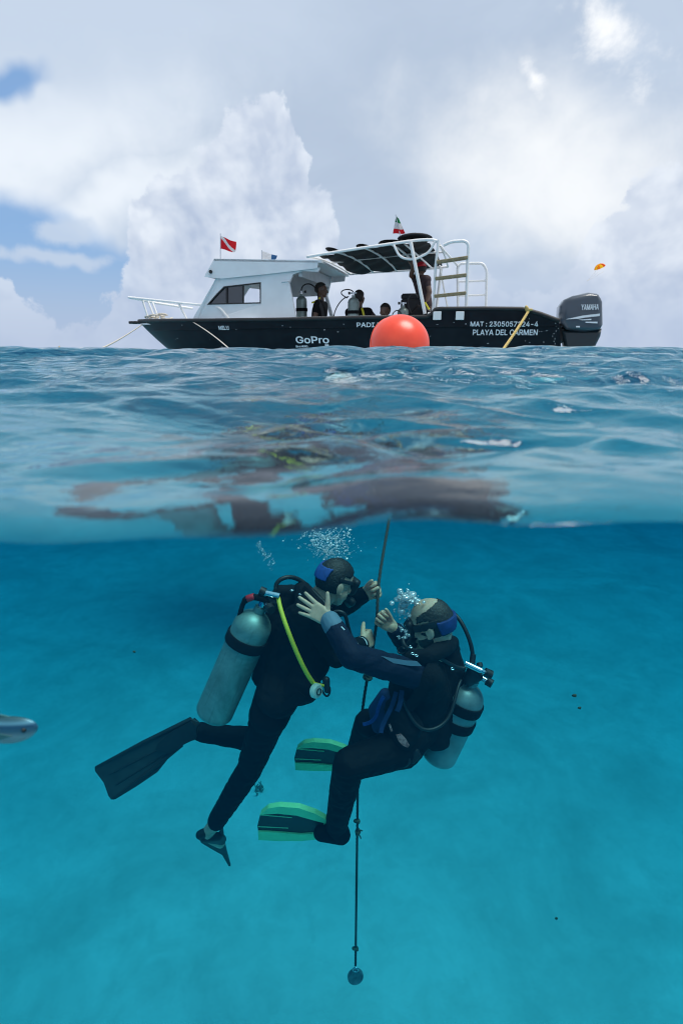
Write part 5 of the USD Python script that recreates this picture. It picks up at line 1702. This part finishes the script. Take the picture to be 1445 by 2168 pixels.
for k in range(60):
    x, y = 862 + rs.normal() * 8 - rs.uniform(0, 12), 1270 + rs.uniform(10, 85)
    sC.append((at(x, y, 2.68), rs.choice([.003, .006, .009], p=[.5, .3, .2])))
bubbles('big bright bubbles streaming from the mouth of the right diver', sC)

# ------------------------------------------------------------------ fish coming in from the left
fc = at(3, 1546, 0.85)
fish = thing('fish', 'silvery blue fish with pale belly swimming in at the left edge', 'fish', fc)
nx, ns = 40, 20
xs = np.linspace(-1, 1, nx)
Lh = .056
hh = .0225 * np.clip((1 - np.abs(xs) ** 2.2), 0, 1) ** .62 * (1 + .12 * xs) + .0004
ww = hh * .42
an = np.arange(ns) * 2 * math.pi / ns
v = np.stack([np.repeat(xs[:, None] * Lh, ns, 1), np.cos(an)[None] * ww[:, None], np.sin(an)[None] * hh[:, None] + .006 * (xs ** 2)[:, None]], -1).reshape(-1, 3)
i, j = np.meshgrid(np.arange(nx - 1), np.arange(ns), indexing='ij')
q = np.stack([i * ns + j, i * ns + (j + 1) % ns, (i + 1) * ns + (j + 1) % ns, (i + 1) * ns + j], -1).reshape(-1, 4)
fb = trimesh.Trimesh(v, np.vstack([q[:, [0, 1, 2]], q[:, [0, 2, 3]]]), process=False)
trimesh.repair.fix_normals(fb)
g = G()
oc = g('texture_coordinate', 'object')
zz = g('separate_xyz', 'z', vector=oc)
fcol = g('rgb_ramp', 'color', fac=g.mr(zz, -.0225, .024), ramp=[(0, (.30, .36, .34)), (.35, (.55, .62, .60)), (.55, (.10, .22, .30)), (.72, (.03, .10, .22)), (.82, (.25, .55, .70)), (.92, (.05, .14, .18)), (1, (.03, .08, .08))])
M_FISH = g.mat('fish_scales', surface=g('principled_bsdf', 'BSDF', base_color=g.mix(0.45, fcol, (0.02, 0.08, 0.10)), roughness=.4, metallic=.2))
obj('body', fb, M_FISH, fish, smooth=True)
M_FFIN = pbr('fish_fin', (.06, .16, .16), .5)
for nm, poly in (('tail_fin', [(-.080, 0), (-.125, .035), (-.112, .004), (-.125, -.028)]), ('dorsal_fin', [(.03, .033), (-.02, .048), (-.06, .03), (-.06, .02)]), ('anal_fin', [(0.0, -.030), (-.035, -.044), (-.06, -.022)])):
    obj(nm, prism(affinity.scale(Polygon(poly), .66, .66, origin=(0, 0)), -.001, .001), M_FFIN, fish)
obj('pectoral_fin', prism(Polygon([(.02, -.003), (-.003, -.011), (.0, .002)]), -.0108, -.0098), M_FFIN, fish)
for s_ in (-1, 1):
    obj('eye', trimesh.creation.icosphere(2, .0036).apply_translation((.038, s_ * .0068, .005)), M_RUBBER, fish, smooth=True)

# ------------------------------------------------------------------ drifting weed bits and seabed tufts
M_WEED = pbr('weed', (.05, .06, .03), .8)
M_TUFT = pbr('tuft', (.34, .35, .27), .9, var=.3)
for (x, y, d, r, lab) in ((1215, 1473, 2.2, .008, 'dark scrap of weed drifting right of the right diver'), (1226, 1499, 2.4, .007, 'olive scrap of weed drifting just below a darker one at right'), (284, 1380, 2.4, .006, 'tiny dark speck drifting left of the left diver'), (1177, 1945, 2.6, .007, 'dark scrap of weed drifting low at right')):
    m = trimesh.creation.icosphere(2, r)
    m.vertices = m.vertices * (1.0, .5, .8) * (1 + .9 * (meshkit.noise(m.vertices * 260 + x)[:, None] - .5))
    m.vertices += at(x, y, d)
    tag(obj('weed_scrap', m, M_WEED, smooth=True), lab, 'weed')


def on_sand(px, py):
    r = ray(px, py)
    lo, hi = 0.5, 60.0
    for _ in range(60):
        m = (lo + hi) / 2
        p = EYE + r * m
        if p[2] > sand_z(p[0], p[1]):
            lo = m
        else:
            hi = m
    return EYE + r * lo


def tuft(px, py, s, lab, n=16):
    b = on_sand(px, py)
    ms = []
    for k in range(n):
        a = rs.uniform(0, 2 * math.pi)
        p0 = b + np.array([rs.normal() * s * .4, rs.normal() * s * .4, -.02])
        p2 = p0 + np.array([math.cos(a) * s * .5, math.sin(a) * s * .5, s * rs.uniform(.7, 1.6)])
        ms.append(tube(curve([p0, (p0 + p2) / 2 + rs.normal(size=3) * s * .12, p2], 7), [.010, .012, .012, .010, .008, .007, .004], 6))
    tag(obj('seabed_plant', cat(*ms), M_TUFT, smooth=True, kind='stuff'), lab, 'sea plant')


tuft(550, 1672, .10, 'faint branching sea plant on the sand between the divers', 9)
